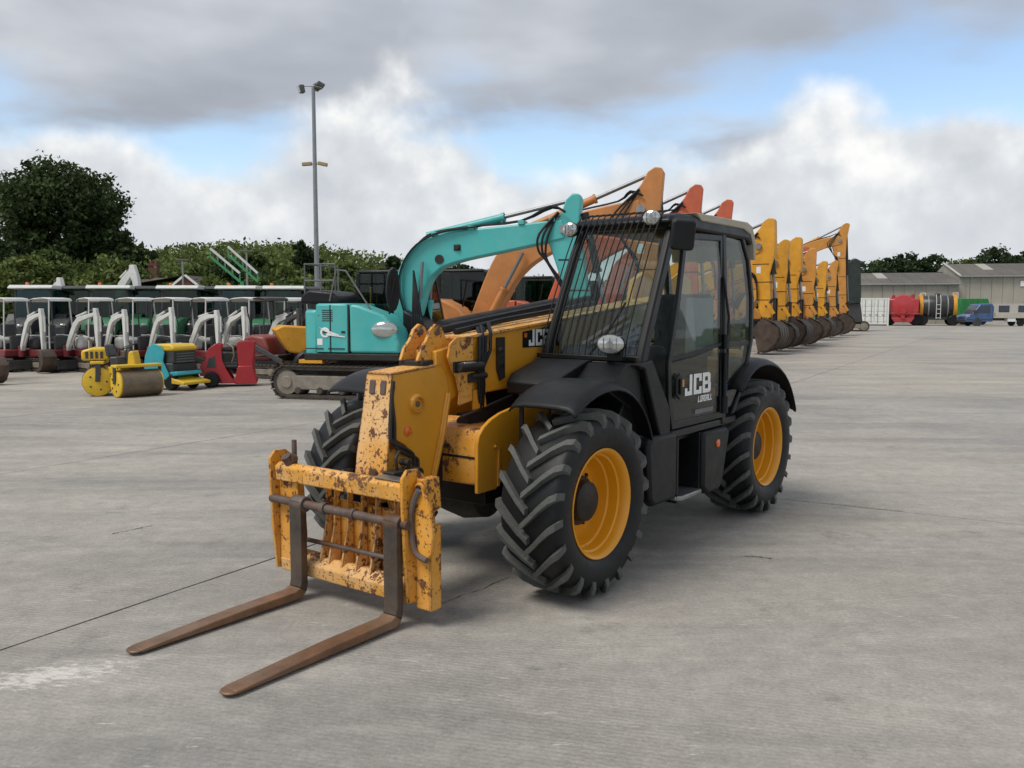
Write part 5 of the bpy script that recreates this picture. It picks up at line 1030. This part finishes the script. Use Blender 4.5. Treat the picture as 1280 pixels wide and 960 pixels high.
# ------------------------------------------------------------------ sheds on the right
M_sheet = mat('cement_sheet', (.40, .375, .31), .85, 0, .14, .35, fade=(.27, .26, .22), fade_amt=.6, bump=.1, dust=.15)
M_roof = mat('roof_sheet', (.125, .115, .10), .9, 0, .18, .3, fade=(.18, .165, .14), fade_amt=.5)
M_sky_l = mat('rooflight', (.38, .36, .31), .5, 0, .1, 2)
M_lowwall = mat('rendered_wall', (.46, .44, .40), .85, 0, .08, .5)
M_wframe = mat('window_blue', (.03, .035, .07), .4)
G_win = mat('window_pane', (.05, .06, .08), .1, 0, .1, 3)
def shed(label, u0, u1, depth, ve, vr, name='shed'):
    a, b = at(u0, 400, depth), at(u1, 400, depth); W_ = (b.x - a.x) * .93; ze = at(640, ve, depth).z; run = 7.0; zr = at(640, vr, depth + run).z
    E = thing(name, label, 'building', (a.x, depth, 0), R(-12)); n = int(W_ / 1.08); st = W_ / n
    def corr(x0, x1, P0, P1, k=6, amp=.03):
        """corrugated sheet between two edges (each (y,z)); corrugations run from P0 to P1"""
        m = MB(); vs = []; c = k * 2
        for i in range(c + 1):
            x = x0 + (x1 - x0) * i / c; o = amp * (i % 2); dy, dz = P1[0] - P0[0], P1[1] - P0[1]; l = math.hypot(dy, dz); ny, nz = -dz / l, dy / l
            vs += [(x, P0[0] + ny * o, P0[1] + nz * o), (x, P1[0] + ny * o, P1[1] + nz * o)]
        m.add(vs, [(2 * i, 2 * i + 2, 2 * i + 3, 2 * i + 1) for i in range(c)]); return m
    zw = 0 if name == 'shed' else 2.3
    wc = {}
    for i in range(n):
        corr(i * st + .015, (i + 1) * st - .015, (-.02 * (i % 2), ze), (-.02 * (i % 2), zw), 6).build('wall_sheet', M_sheet, E)
        for j in range(2):
            y0, z0 = -.35 + (run + .35) * j / 2, ze + .12 + (zr - ze - .12) * j / 2; y1, z1 = -.35 + (run + .35) * (j + 1) / 2 + .1, ze + .12 + (zr - ze - .12) * (j + 1) / 2 + .04
            lit = j == 1 and i % 7 in (3,)
            corr(i * st + .01, (i + 1) * st - .01, (y1, z1 + .02 * j), (y0, z0 + .02 * j), 6).build('rooflight' if lit else 'roof_sheet', M_sky_l if lit else M_roof, E)
    m = MB(); m.prism([(0.02, 0), (run * 2, 0), (run * 2, ze), (run, zr), (0.02, ze)], .06, .12, 'x'); m.build('gable_wall', M_sheet, E); m = MB(); m.prism([(0.02, 0), (run * 2, 0), (run * 2, ze), (run, zr), (0.02, ze)], W_ - .12, W_ - .06, 'x'); m.build('gable_wall', M_sheet, E)
    m = MB(); m.add([(0, run, zr + .1), (W_, run, zr + .1), (W_, 2 * run, ze), (0, 2 * run, ze)], [(0, 1, 2, 3)]); m.build('rear_roof', M_roof, E)
    m = MB(); m.cyl((-.1, -.42, ze + .05), (W_ + .1, -.42, ze + .05), .08, n=10); m.build('gutter', M_galv, E)
    m = MB(); m.bb(0.1, W_ - .1, .08, .2, 0, ze - .2); m.build('inner_wall', M_lowwall if zw else M_sheet, E)
    if zw: m = MB(); m.bb(0.0, W_, -.06, .07, 0, zw + .02); m.build('dado_wall', M_lowwall, E)
    m = MB(); m.beam((0, -.4, ze + .16), (0, run, zr + .16), .25, .10); m.build('barge_board', M_lowwall, E)
    return E, a
shed('low shed with grey corrugated roof and weathered sheet wall behind the white container', 1062, 1196, 102, 356.5, 342)
m = MB(); dp = at(1196, 380, 100.6); E = thing('downpipe', 'grey rainwater downpipe where the two sheds meet', 'downpipe', (dp.x - .3, 98.2, 0)); m.cyl((0, 0, 0), (0, 0, 4.4), .07, n=10); m.build('pipe', M_galv, E); m = MB(); m.bb(-.12, .12, -.1, .1, 4.3, 4.55); m.build('hopper_head', M_galv, E)
E2, a2 = shed('taller shed with windows and corrugated cement cladding behind the blue van', 1197, 1330, 101, 346.5, 330.5, 'workshop')
for u in (1250, 1272, 1300):
    x = at(u, 382, 101).x - a2.x; m = MB(); m.bb(x - .55, x + .55, -.10, -.062, .85, 2.1); w = m.build('window', M_wframe, E2)
    for i in range(2):
        for j in range(2): m = MB(); m.bb(x - .46 + .47 * i, x - .01 + .47 * i, -.108, -.1005, .93 + .56 * j, 1.44 + .56 * j); m.build('pane', G_win, w)
m = MB(); xx = at(1276, 352, 101).x - a2.x; m.bb(xx - .7, xx + .9, -.12, -.07, 4.3, 4.9); m.build('vent_panel', M_white, E2)
# ------------------------------------------------------------------ container, tankers, van
def wheelset(par, xs, y0, y1, r, w, ax='x'):
    for x in xs:
        for y in (y0, y1):
            m = MB(); m.lathe([(r * .5, -w / 2), (r * .85, -w * .55), (r, -w * .35), (r, w * .35), (r * .85, w * .55), (r * .5, w / 2)], 24); t = m.build('wheel', M_rubber, par, loc=(x, y, r), rot=(0, 0, 0 if ax == 'x' else R(90)))
            m = MB(); m.lathe([(r * .52, -w * .4), (r * .3, -w * .3), (.0001, -w * .34)], 20); m.lathe([(r * .52, w * .4), (r * .3, w * .3), (.0001, w * .34)], 20); m.build('wheel_rim', M_greyp, par, loc=(x, y, r), rot=(0, 0, 0 if ax == 'x' else R(90)))
M_cont = mat('container_white', (.70, .70, .65), .6, 0, .08, 1.5, chips=.12, chip_scale=3, dust=.15)
p = ground(1090, 407); d0 = 91.0; a, b = at(1075, 406, d0), at(1107.5, 406, d0); Wc = b.x - a.x; Hc = at(640, 372.5, d0).z
E = thing('storage_container', 'white storage container with double doors beside the red tanker', 'container', (a.x, d0, 0), R(-20))
m = MB(); m.bb(.03, Wc - .03, .06, 6.0, .14, Hc - .03); m.build('shell', M_cont, E)
for x in (.06, Wc - .06):
    for y in (.06, 5.95): m = MB(); m.bb(x - .08, x + .08, y - .08, y + .08, 0, Hc); m.build('corner_post', M_cont, E, .01)
m = MB(); m.bb(.14, Wc - .14, -.02, .09, Hc - .14, Hc - .01); m.build('header', M_cont, E); m = MB(); m.bb(.14, Wc - .14, -.02, .09, .12, .26); m.build('sill', M_cont, E)
for i in range(2):
    x0 = .16 + i * (Wc / 2 - .15); x1 = x0 + Wc / 2 - .18; m = MB(); m.bb(x0, x1, -.01, .05, .27, Hc - .15); dr = m.build('door', M_cont, E, .01)
    for k in range(4): m = MB(); z = .42 + k * (Hc - .75) / 4; m.bb(x0 + .08, x1 - .08, -.035, -.011, z, z + (Hc - .75) / 4 - .1); m.build('door_panel', M_cont, dr, .01)
    for fx in (.25, .75): m = MB(); x = x0 + (x1 - x0) * fx; m.cyl((x, -.06, .3), (x, -.06, Hc - .2), .025, n=8); m.bb(x - .2, x + .05, -.09, -.06, 1.1, 1.16); m.build('locking_bar', M_galv, dr)
M_tred = mat('tanker_red', (.42, .02, .025), .35, 0, .12, 1, dust=.2, coat=.3)
d1 = 90; p = at(1128, 405, d1)
E = thing('slurry_tanker', 'red slurry tanker seen end-on between container and black tanker', 'tanker', (p.x, d1, 0), R(-23))
m = MB(); m.lathe([(.3, -.25), (1.05, -.12), (1.2, .1), (1.2, 4.8), (1.05, 5.05), (.3, 5.2)], 32, (0, 0, 2.05)); m.build('tank', M_tred, E)
m = MB(); m.prism([(-.8, .35), (.8, .35), (1.1, .8), (-1.1, .8)], -.3, .6); m.build('pump_guard', M_tred, E, .03)
m = MB(); m.bb(-1.1, 1.1, .1, 4.9, .75, 1.25); m.build('chassis', M_tred, E, .03)
m = MB(); m.bb(-1.5, 1.5, -.1, 1.0, 1.36, 2.75); m.build('front_cabinet', M_tred, E, .08)
for x in (-.95, -.3, .45, .9): m = MB(); m.cyl((x, .4, 2.3), (x, .4, 3.15 + .1 * (x > .8)), .17, n=14); m.build('filler_dome', M_tred, E)
m = MB(); m.cyl((0, -.25, 1.5), (0, -.5, 1.5), .32, n=18); m.cyl((.0, -.5, .9), (0, -.1, .9), .2, n=12); m.build('outlet', M_tred, E)
m = MB(); m.prism([(-1.6, 1.15), (-1.5, 1.35), (1.5, 1.35), (1.6, 1.15)], -.1, 1.6, 'y'); m.build('mudguard', M_tred, E, .03)
wheelset(E, (-1.25, 1.25), .8, 3.9, .62, .5)
for o in E.children:
    if o.name.startswith('wheel'): pass
M_tblk = mat('tank_black', (.018, .02, .022), .35, 0, .3, 1.5, dust=.25); p = at(1173, 405, d1)
E = thing('vacuum_tanker', 'black tanker with yellow end ring beside the red tanker', 'tanker', (p.x, d1 + .5, 0), R(-18))
m = MB(); m.lathe([(.35, -1.75), (1.1, -1.62), (1.2, -1.45), (1.2, 1.45), (1.1, 1.62), (.35, 1.75)], 32, (0, 0, 1.95), 'x'); m.build('tank', M_tblk, E)
for s in (-1, 1): m = MB(); m.lathe([(.85, s * 1.40), (1.3, s * 1.42), (1.3, s * 1.75), (.9, s * 1.80), (.45, s * 1.78), (.45, s * 1.70)], 32, (0, 0, 1.95), 'x'); m.build('end_ring', M_eyel, E)
m = MB(); m.bb(-1.9, 1.9, -.7, .7, .6, .95); m.build('chassis', M_tblk, E, .03)
m = MB(); m.cyl((.1, 0, 2.9), (.1, 0, 3.3), .3, n=18); m.build('manhole', M_tblk, E)
for k in range(4): m = MB(); m.tube([(-.2 + .0 * k, -1.22, .8 + .45 * k), (.2, -1.22, .8 + .45 * k)], .03, 6); m.build('ladder_rung', M_wht, E)
for x in (-.2, .2): m = MB(); m.tube([(x, -1.24, .7), (x, -1.24, 2.6), (x, -.8, 3.2)], .03, 6); m.build('ladder_rail', M_wht, E)
for x in (-.9, .9): m = MB(); m.lathe([(1.205, x - .05), (1.215, x - .05), (1.215, x + .05), (1.205, x + .05)], 32, (0, 0, 1.95), 'x', closed=True); m.build('tank_band', M_galv, E)
for x in (-1.6, 1.45): m = MB(); m.tube([(x, -.3, 2.9), (x, -.3, 3.35), (x + .45, -.3, 3.35), (x + .45, -.3, 2.8)], .06, 8); m.build('pipe', M_wht, E)
wheelset(E, (-1.45, 1.45), -.85, .85, .55, .38)
M_tgr = mat('bowser_green', (.02, .20, .05), .4, 0, .12, 1, dust=.15); p = at(1219, 405, 94)
E = thing('green_trailer', 'green tipping trailer standing behind the blue van', 'trailer', (p.x, 95, 0))
m = MB(); m.prism([(-1.6, 1.0), (-1.75, 2.85), (1.3, 2.85), (1.7, 1.6), (1.6, 1.0)], -1, 2); m.build('body', M_tgr, E, .06)
for x in (-1.2, -.5, .2, .9): m = MB(); m.bb(x - .06, x + .06, -1.06, -1.001, 1.02, 2.8); m.build('body_rib', M_tgr, E)
m = MB(); m.bb(-1.5, 1.5, -.6, 1.6, .6, 1.0); m.build('chassis', M_char, E); wheelset(E, (-1.1, .9), -.6, 1.4, .5, .35)
# flatbed van: cab to the left, pale dropside bed to the right
M_vblue = mat('van_blue', (.045, .10, .24), .32, 0, .06, 2, coat=.5); M_bed = mat('bed_cream', (.50, .46, .38), .6, 0, .08, 2, dust=.2)
d2 = 88; p = at(1213, 407, d2)
E = thing('flatbed_van', 'blue dropside van with pale load bed parked by the workshop', 'van', (p.x, d2, 0), R(180))
# X forward is to the left in the picture
cab = [(.95, .42), (.98, .80), (.90, 1.02), (.35, 1.22), (-.15, 1.85), (-.40, 2.20), (-1.55, 2.28), (-1.72, 2.15), (-1.75, .45), (-.62, .42), (-.55, .75), (-.20, .92), (.15, .75), (.22, .42)]
cab = [(.95, .42), (.98, .80), (.90, 1.02), (.35, 1.22), (-.15, 1.85), (-.40, 2.20), (-1.55, 2.28), (-1.72, 2.15), (-1.75, .45)]
m = MB(); m.prism(cab, -.95, .95); m.build('cab', M_vblue, E, .07, seg=3)
m = MB(); m.prism([(.18, 1.28), (-.27, 1.86), (-.48, 2.05), (-.62, 2.05), (-.58, 1.30)], .952, .962); m.build('side_window', G_win, E); m = MB(); m.prism([(-.68, 1.30), (-.72, 2.05), (-1.45, 2.08), (-1.45, 1.30)], .952, .962); m.build('side_window', G_win, E)
pane('windscreen', [(.33, -.80, 1.26), (.33, .80, 1.26), (-.13, .76, 1.86), (-.34, .74, 2.12), (-.34, -.74, 2.12), (-.13, -.76, 1.86)], G_win, E)
m = MB(); m.bb(.93, 1.04, -.93, .93, .40, .68); m.build('bumper', M_char, E, .04)
for s in (-1, 1): m = MB(); m.prism([(.99, .86), (.93, 1.05), (.55, 1.16), (.60, .95)], s * .80, s * .975); m.build('headlight', M_lens, E, .02)
m = MB(); m.bb(.05, .25, .97, 1.20, 1.30, 1.62); m.build('mirror', M_char, E, .03)
m = MB(); m.bb(-1.35, -1.15, .955, .975, 1.08, 1.13); m.build('door_handle', M_char, E)
m = MB(); m.bb(-5.6, -1.78, -.35, .35, .55, .80); m.build('chassis', M_char, E)
m = MB(); m.bb(-5.7, -1.80, -1.05, 1.05, .82, .95); m.build('bed_floor', M_bed, E, .01)
for s in (-1, 1):
    for k in range(3): m = MB(); m.bb(-5.68 + 1.3 * k, -4.42 + 1.3 * k, s * 1.05, s * 1.01, .96, 1.36); m.build('drop_side', M_bed, E, .01)
m = MB(); m.bb(-1.90, -1.80, -1.05, 1.05, .96, 2.1); m.build('headboard', M_bed, E, .02)
m = MB(); m.prism([(.30, 1.215), (.90, 1.03), (.86, 1.00), (.30, 1.17)], .952, .958); m.build('bonnet_line', M_char, E)
m = MB(); m.bb(-1.70, .90, .953, .962, .62, .70); m.build('side_moulding', M_char, E)
m = MB(); m.bb(-.645, -.625, .951, .957, .72, 2.1); m.build('door_gap', M_char, E)
m = MB(); m.bb(.97, 1.0, -.5, .5, .74, .92); m.build('grille', M_char, E, .02)
m = MB(); m.bb(-4.0, -3.2, .35, 1.0, .45, .80); m.build('tool_box', M_white, E, .03)
wheelset(E, (-.15, -4.6), -.80, .80, .36, .25)
m = MB(); m.lathe([(.44, -.02), (.46, .0), (.44, .02)], 24, (-.15, .955, .38)); m.build('wheel_arch', M_char, E)
# dark netted hopper at the end of the excavator row
M_net = mat('dark_green_sheet', (.022, .034, .03), .8, 0, .3, 2)
p = at(1061, 400, 68); E = thing('mobile_hopper', 'dark hopper with raised mesh side at the end of the excavator row', 'hopper', (p.x, 68, 0), R(-15))
m = MB(); m.prism([(-1.2, 2.0), (-1.3, 4.6), (.2, 5.6), (.6, 5.4), (.7, 2.2)], -1.2, 1.2); m.build('mesh_side', M_net, E, .05)
m = MB(); m.prism([(-1.3, .7), (-1.2, 2.0), (.7, 2.2), (.9, .7)], -1.0, 1.0); m.build('hopper', M_char, E, .05)
for s in (-1, 1): track(E, s * .9, .4, 2.8, .8)
m = MB(); m.bb(-.8, .8, -.8, .8, .4, .8); m.build('undercarriage', M_track, E)

# ------------------------------------------------------------------ house beyond the yard
M_tile = mat('roof_tile', (.10, .075, .065), .85, 0, .2, 2); M_brk = mat('red_brick', (.16, .06, .042), .85, 0, .2, 3)
p = at(233, 386, 66); ze = at(233, 360, 66).z; zr = at(233, 344, 66).z
E = thing('house', 'brick house gable with white bargeboards between the trees', 'house', (p.x, 66, 0))
w = 1.15
m = MB(); m.prism([(-w * 1.0, 0), (w * 1.0, 0), (w * 1.0, ze), (0, zr - .1), (-w * 1.0, ze)], 0, .3); m.bb(-5, -w * .98, .3, .5, 0, ze); m.bb(-5, w, 5.4, 5.7, 0, ze); m.bb(w - .2, w, .3, 5.4, 0, ze); m.build('wall', M_brk, E)
for s in (-1, 1):
    m = MB(); m.beam((s * 0.02, -.12, zr), (s * (w + .25), -.12, ze - .15), .08, .16); m.build('bargeboard', M_white, E)
m = MB(); m.add([(-5.3, -.05, ze + .1), (-.02, -.05, zr), (-.02, 5.6, zr), (-5.3, 5.6, zr)], [(0, 1, 2, 3)]); m.add([(.02, -.05, zr), (w + .2, -.05, ze - .1), (w + .2, 5.6, ze - .1), (.02, 5.6, zr)], [(0, 1, 2, 3)]); m.build('roof', M_tile, E)
p2 = at(192, 328, 76); E = thing('chimney_stack', 'square red brick chimney stack among the trees beside the oak', 'chimney', (p2.x, 76, 0))
m = MB(); m.bb(-.36, .36, -.36, .36, 0, p2.z - .3); m.build('stack', M_brk, E); m = MB(); m.bb(-.42, .42, -.42, .42, p2.z - .3, p2.z - .1); m.build('cap', M_brk, E)
for s in (-1, 1): m = MB(); m.cyl((s * .2, 0, p2.z - .1), (s * .2, 0, p2.z + .15), .12, .1, n=12); m.build('pot', M_brk, E)

# ------------------------------------------------------------------ trees
def leafmat(name, col, var=.5, trans=.25):
    m = bpy.data.materials.new(name); m.use_nodes = True; t = m.node_tree; b = t.nodes['Principled BSDF']
    g = nd(t, 'ShaderNodeNewGeometry'); n = nd(t, 'ShaderNodeTexNoise'); n.inputs['Scale'].default_value = .35; n.inputs['Detail'].default_value = 3; t.links.new(g.outputs['Position'], n.inputs['Vector'])
    k = mth(t, 'ADD', mth(t, 'MULTIPLY', g.outputs['Random Per Island'], .6), mth(t, 'MULTIPLY', n.outputs[0], .5))
    lo = tuple(c * (1 - var) for c in col); hi = (col[0] * (1 + var * 1.2), col[1] * (1 + var), col[2] * (1 + var * .5))
    c = ramp(t, k, [(.2, lo), (.55, col), (.9, hi)]); t.links.new(c, b.inputs['Base Color']); b.inputs['Roughness'].default_value = .65; b.inputs['Specular IOR Level'].default_value = .25
    tr = nd(t, 'ShaderNodeBsdfTranslucent'); t.links.new(c, tr.inputs[0]); mx = nd(t, 'ShaderNodeMixShader'); mx.inputs[0].default_value = trans
    t.links.new(b.outputs[0], mx.inputs[1]); t.links.new(tr.outputs[0], mx.inputs[2]); t.links.new(mx.outputs[0], t.nodes['Material Output'].inputs[0]); return m
L_oak = leafmat('oak_leaf', (.052, .082, .028)); L_mid = leafmat('mid_leaf', (.075, .11, .028)); L_pale = leafmat('pale_leaf', (.12, .155, .042)); L_dark = leafmat('dark_leaf', (.034, .058, .022))
M_bark = mat('bark', (.06, .05, .04), .9, 0, .3, 3, bump=.4, bscale=12)
RNG = np.random.default_rng(11)
def leaf_mesh(name, C, sz, up=0.0):
    n = len(C); a = RNG.normal(size=(n, 3)); a[:, 2] *= 1 - up * .6; a /= np.linalg.norm(a, axis=1)[:, None]
    b = np.cross(a, RNG.normal(size=(n, 3))); b /= np.linalg.norm(b, axis=1)[:, None]
    s = (sz * RNG.uniform(.6, 1.3, n))[:, None]; a = a * s; b = b * s * .62
    V = np.stack([C - a, C + b * .9 - a * .1, C + a, C - b * .9 + a * .1], 1).reshape(-1, 3)
    me = bpy.data.meshes.new(name); me.vertices.add(4 * n); me.vertices.foreach_set('co', V.ravel())
    me.loops.add(4 * n); me.loops.foreach_set('vertex_index', np.arange(4 * n)); me.polygons.add(n); me.polygons.foreach_set('loop_start', np.arange(0, 4 * n, 4)); me.polygons.foreach_set('loop_total', np.full(n, 4)); me.update(); me.validate(); return me
def clumps(lobes, nc, per, spread):
    """clump centres near the skin of overlapping lobes, leaves gathered round each"""
    vol = np.array([l[3] * l[4] * l[5] for l in lobes]) ** .75; pick = RNG.choice(len(lobes), nc, p=vol / vol.sum()); L_ = np.array(lobes)[pick]
    d = RNG.normal(size=(nc, 3)); d /= np.linalg.norm(d, axis=1)[:, None]; r = RNG.uniform(.35, 1.0, nc) ** .45
    c = L_[:, :3] + d * L_[:, 3:6] * r[:, None]
    sp = spread * RNG.uniform(.5, 1.5, nc); C = np.repeat(c, per, 0) + RNG.normal(size=(nc * per, 3)) * np.repeat(sp, per)[:, None] * np.array([1, 1, .6]); return C
def tree(name, label, loc, h, w, lobes_n, nc, per, leaf, mt, group=None, trunk=True, cat='tree', low=.25, top=1.0, seed=0, spread=None):
    r = random.Random(seed); E = thing(name, label, cat, loc, 0, group); lobes = []
    ch = h * (1 - low)
    lobes.append((0, 0, h * low + ch * .45, w * .31, w * .31, ch * .36))
    for k in range(lobes_n):
        a = 2 * math.pi * k / lobes_n * 1.618 * 2; e = r.uniform(-.75, .95); rr = w * .5 * (.62 if e < .6 else .36) * r.uniform(.75, 1.1) * math.sqrt(max(.1, 1 - (e * .85) ** 2))
        q = w * r.uniform(.10, .19); lobes.append((rr * math.cos(a), rr * math.sin(a), h * low + ch * (.5 + .40 * e), q, q, q * r.uniform(.7, .95)))
    C = clumps(lobes, nc, per, spread or w * .03); C = C[C[:, 2] > .05 * h if low < .1 else C[:, 2] > h * low * .75]
    me = leaf_mesh('crown', C, leaf); mobj('crown', me, mt, E, smooth=False)
    m = MB(); tr = h * .024
    m.tube([(0, 0, -.1), (.02 * w, 0, h * low * .6), (-.01 * w, 0, h * (low + .25)), (0.01 * w, 0, h * .75)], [tr * 1.3, tr, tr * .7, tr * .2], 10); m.build('trunk', M_bark, E)
    for k in range(min(7, lobes_n)):
        l = lobes[1 + k]; z0 = h * (low * .8 + .05 * k); b = MB(); b.tube([(0, 0, z0), (l[0] * .45, l[1] * .45, (z0 + l[2]) / 2 + .03 * h), (l[0] * .95, l[1] * .95, l[2])], [tr * .55, tr * .32, tr * .1], 7); b.build('limb', M_bark, E)
    return E
p = at(78, 386, 92); tree('oak_tree', 'large dark oak tree with a broad rounded crown beyond the tractors', (p.x, p.y, 0), 17.6, 16.5, 40, 820, 44, .25, L_oak, seed=9, low=.30, spread=.50)
p = at(160, 386, 90); tree('small_tree', 'small dark tree beside the oak', (p.x, p.y, 0), 10.2, 6.5, 12, 240, 34, .28, L_oak, seed=5, low=.2)
p = at(2, 386, 82); tree('small_tree', 'dark leafy tree in front of the oak', (p.x - 1, p.y, 0), 8.4, 8.0, 12, 260, 34, .28, L_dark, seed=6, low=.1)
HB = 'shrubs in the belt behind the tractors'
for k, (u, v, d, w, mt) in enumerate([(-260, 330, 74, 8, L_mid), (-205, 326, 72, 8, L_dark), (-150, 330, 74, 8, L_mid), (-100, 328, 72, 7, L_pale), (-55, 330, 72, 7, L_mid), (-15, 335, 70, 6, L_mid), (25, 325, 68, 6, L_pale), (62, 322, 72, 7, L_mid), (100, 318, 70, 6.5, L_mid), (130, 322, 66, 5, L_pale), (185, 345, 72, 4, L_mid), (272, 346, 61, 4.5, L_pale), (158, 326, 72, 6, L_mid), (205, 335, 78, 7, L_pale), (255, 332, 80, 7, L_mid), (285, 325, 82, 7, L_dark), (330, 330, 76, 7, L_mid), (362, 332, 80, 6, L_pale), (410, 338, 78, 6.5, L_mid), (450, 342, 80, 6, L_mid)]):
    p = at(u, v, d); tree('shrub', {L_mid: 'mid green bushy shrub', L_pale: 'pale yellowish green shrub', L_dark: 'dark green shrub'}[mt] + ' in the overgrown belt behind the tractors', (p.x, p.y, 0), p.z, w, 9, 170, 32, .22, mt, HB, seed=20 + k, low=.05, cat='shrub', spread=.35)
for u, v, d, w, lab, mt in ((318, 298, 95, 5.5, 'slim tree rising on the hillside beside the thin pole', L_mid), (381, 294, 88, 4.2, 'dark upright tree beside the tall floodlight mast', L_dark), (490, 314, 110, 4, 'dark tree behind the teal excavator boom', L_dark), (575, 326, 118, 9, 'dark rounded tree seen under the teal boom', L_dark), (540, 338, 112, 8, 'low dark tree beside the rounded one under the teal boom', L_dark), (640, 345, 120, 9, 'tree behind the tan orange excavator boom', L_mid), (430, 335, 100, 8, 'green tree behind the handrails of the teal excavator', L_mid)):
    p = at(u, v, d); tree('tree', lab, (p.x, p.y, 0), p.z, w, 11, 260, 32, .30, mt, seed=int(u), low=.12)
TB = 'trees behind the sheds'
for k, (u, v, d, w, mt) in enumerate([(1060, 328, 130, 6, L_dark), (1088, 327, 126, 6.5, L_dark), (1112, 325, 132, 7, L_mid), (1130, 321, 130, 7, L_dark), (1158, 323, 128, 7, L_dark), (1182, 326, 132, 6, L_mid), (1214, 320, 150, 8, L_pale), (1250, 310, 140, 9, L_dark), (1278, 318, 140, 8, L_dark), (1310, 316, 145, 9, L_mid)]):
    p = at(u, v, d); tree('tree', {L_mid: 'mid green leafy tree', L_pale: 'pale green leafy tree', L_dark: 'dark green leafy tree'}[mt] + ' showing its crown above the shed roofs', (p.x, p.y, 0), p.z, w * 1.5, 14, 330, 30, .30, mt, TB, seed=60 + k, low=.15)
# wooded hillside: terrain with an unbroken wood on it
M_hill = mat('hill_soil', (.05, .07, .025), .9, 0, .3, .2)
def hillz(x, y):
    k = np.exp(-((x + 95) / 75) ** 2) * np.exp(-((y - 330) / 120) ** 2); k2 = np.exp(-((x - 40) / 160) ** 2) * np.exp(-((y - 420) / 110) ** 2)
    return 19 * k + 9 * k2 - .3
gx, gy = np.meshgrid(np.linspace(-420, 420, 85), np.linspace(170, 560, 40)); gz = hillz(gx, gy); nx_ = gx.shape[1]; ny_ = gx.shape[0]
m = MB(); m.add(np.stack([gx.ravel(), gy.ravel(), gz.ravel()], 1).tolist(), [(j * nx_ + i, j * nx_ + i + 1, (j + 1) * nx_ + i + 1, (j + 1) * nx_ + i) for j in range(ny_ - 1) for i in range(nx_ - 1)])
tag(m.build('hill', M_hill), 'low hill beyond the yard', kind='structure')
nc = 5200; hx = RNG.uniform(-260, 190, nc); hy = RNG.uniform(180, 360, nc); keep = RNG.random(nc) < np.clip((hillz(hx, hy) + 3) / 6, .3, 1); hx, hy = hx[keep], hy[keep]
hz_ = hillz(hx, hy) + RNG.uniform(.5, 5.0, len(hx)); C = np.repeat(np.stack([hx, hy, hz_], 1), 18, 0) + RNG.normal(size=(len(hx) * 18, 3)) * np.array([1.7, 1.7, .9])
o = mobj('woodland', leaf_mesh('woodland', C, .75), L_pale, smooth=False); tag(o, 'mixed green woodland covering the far hillside', 'woodland', kind='stuff')
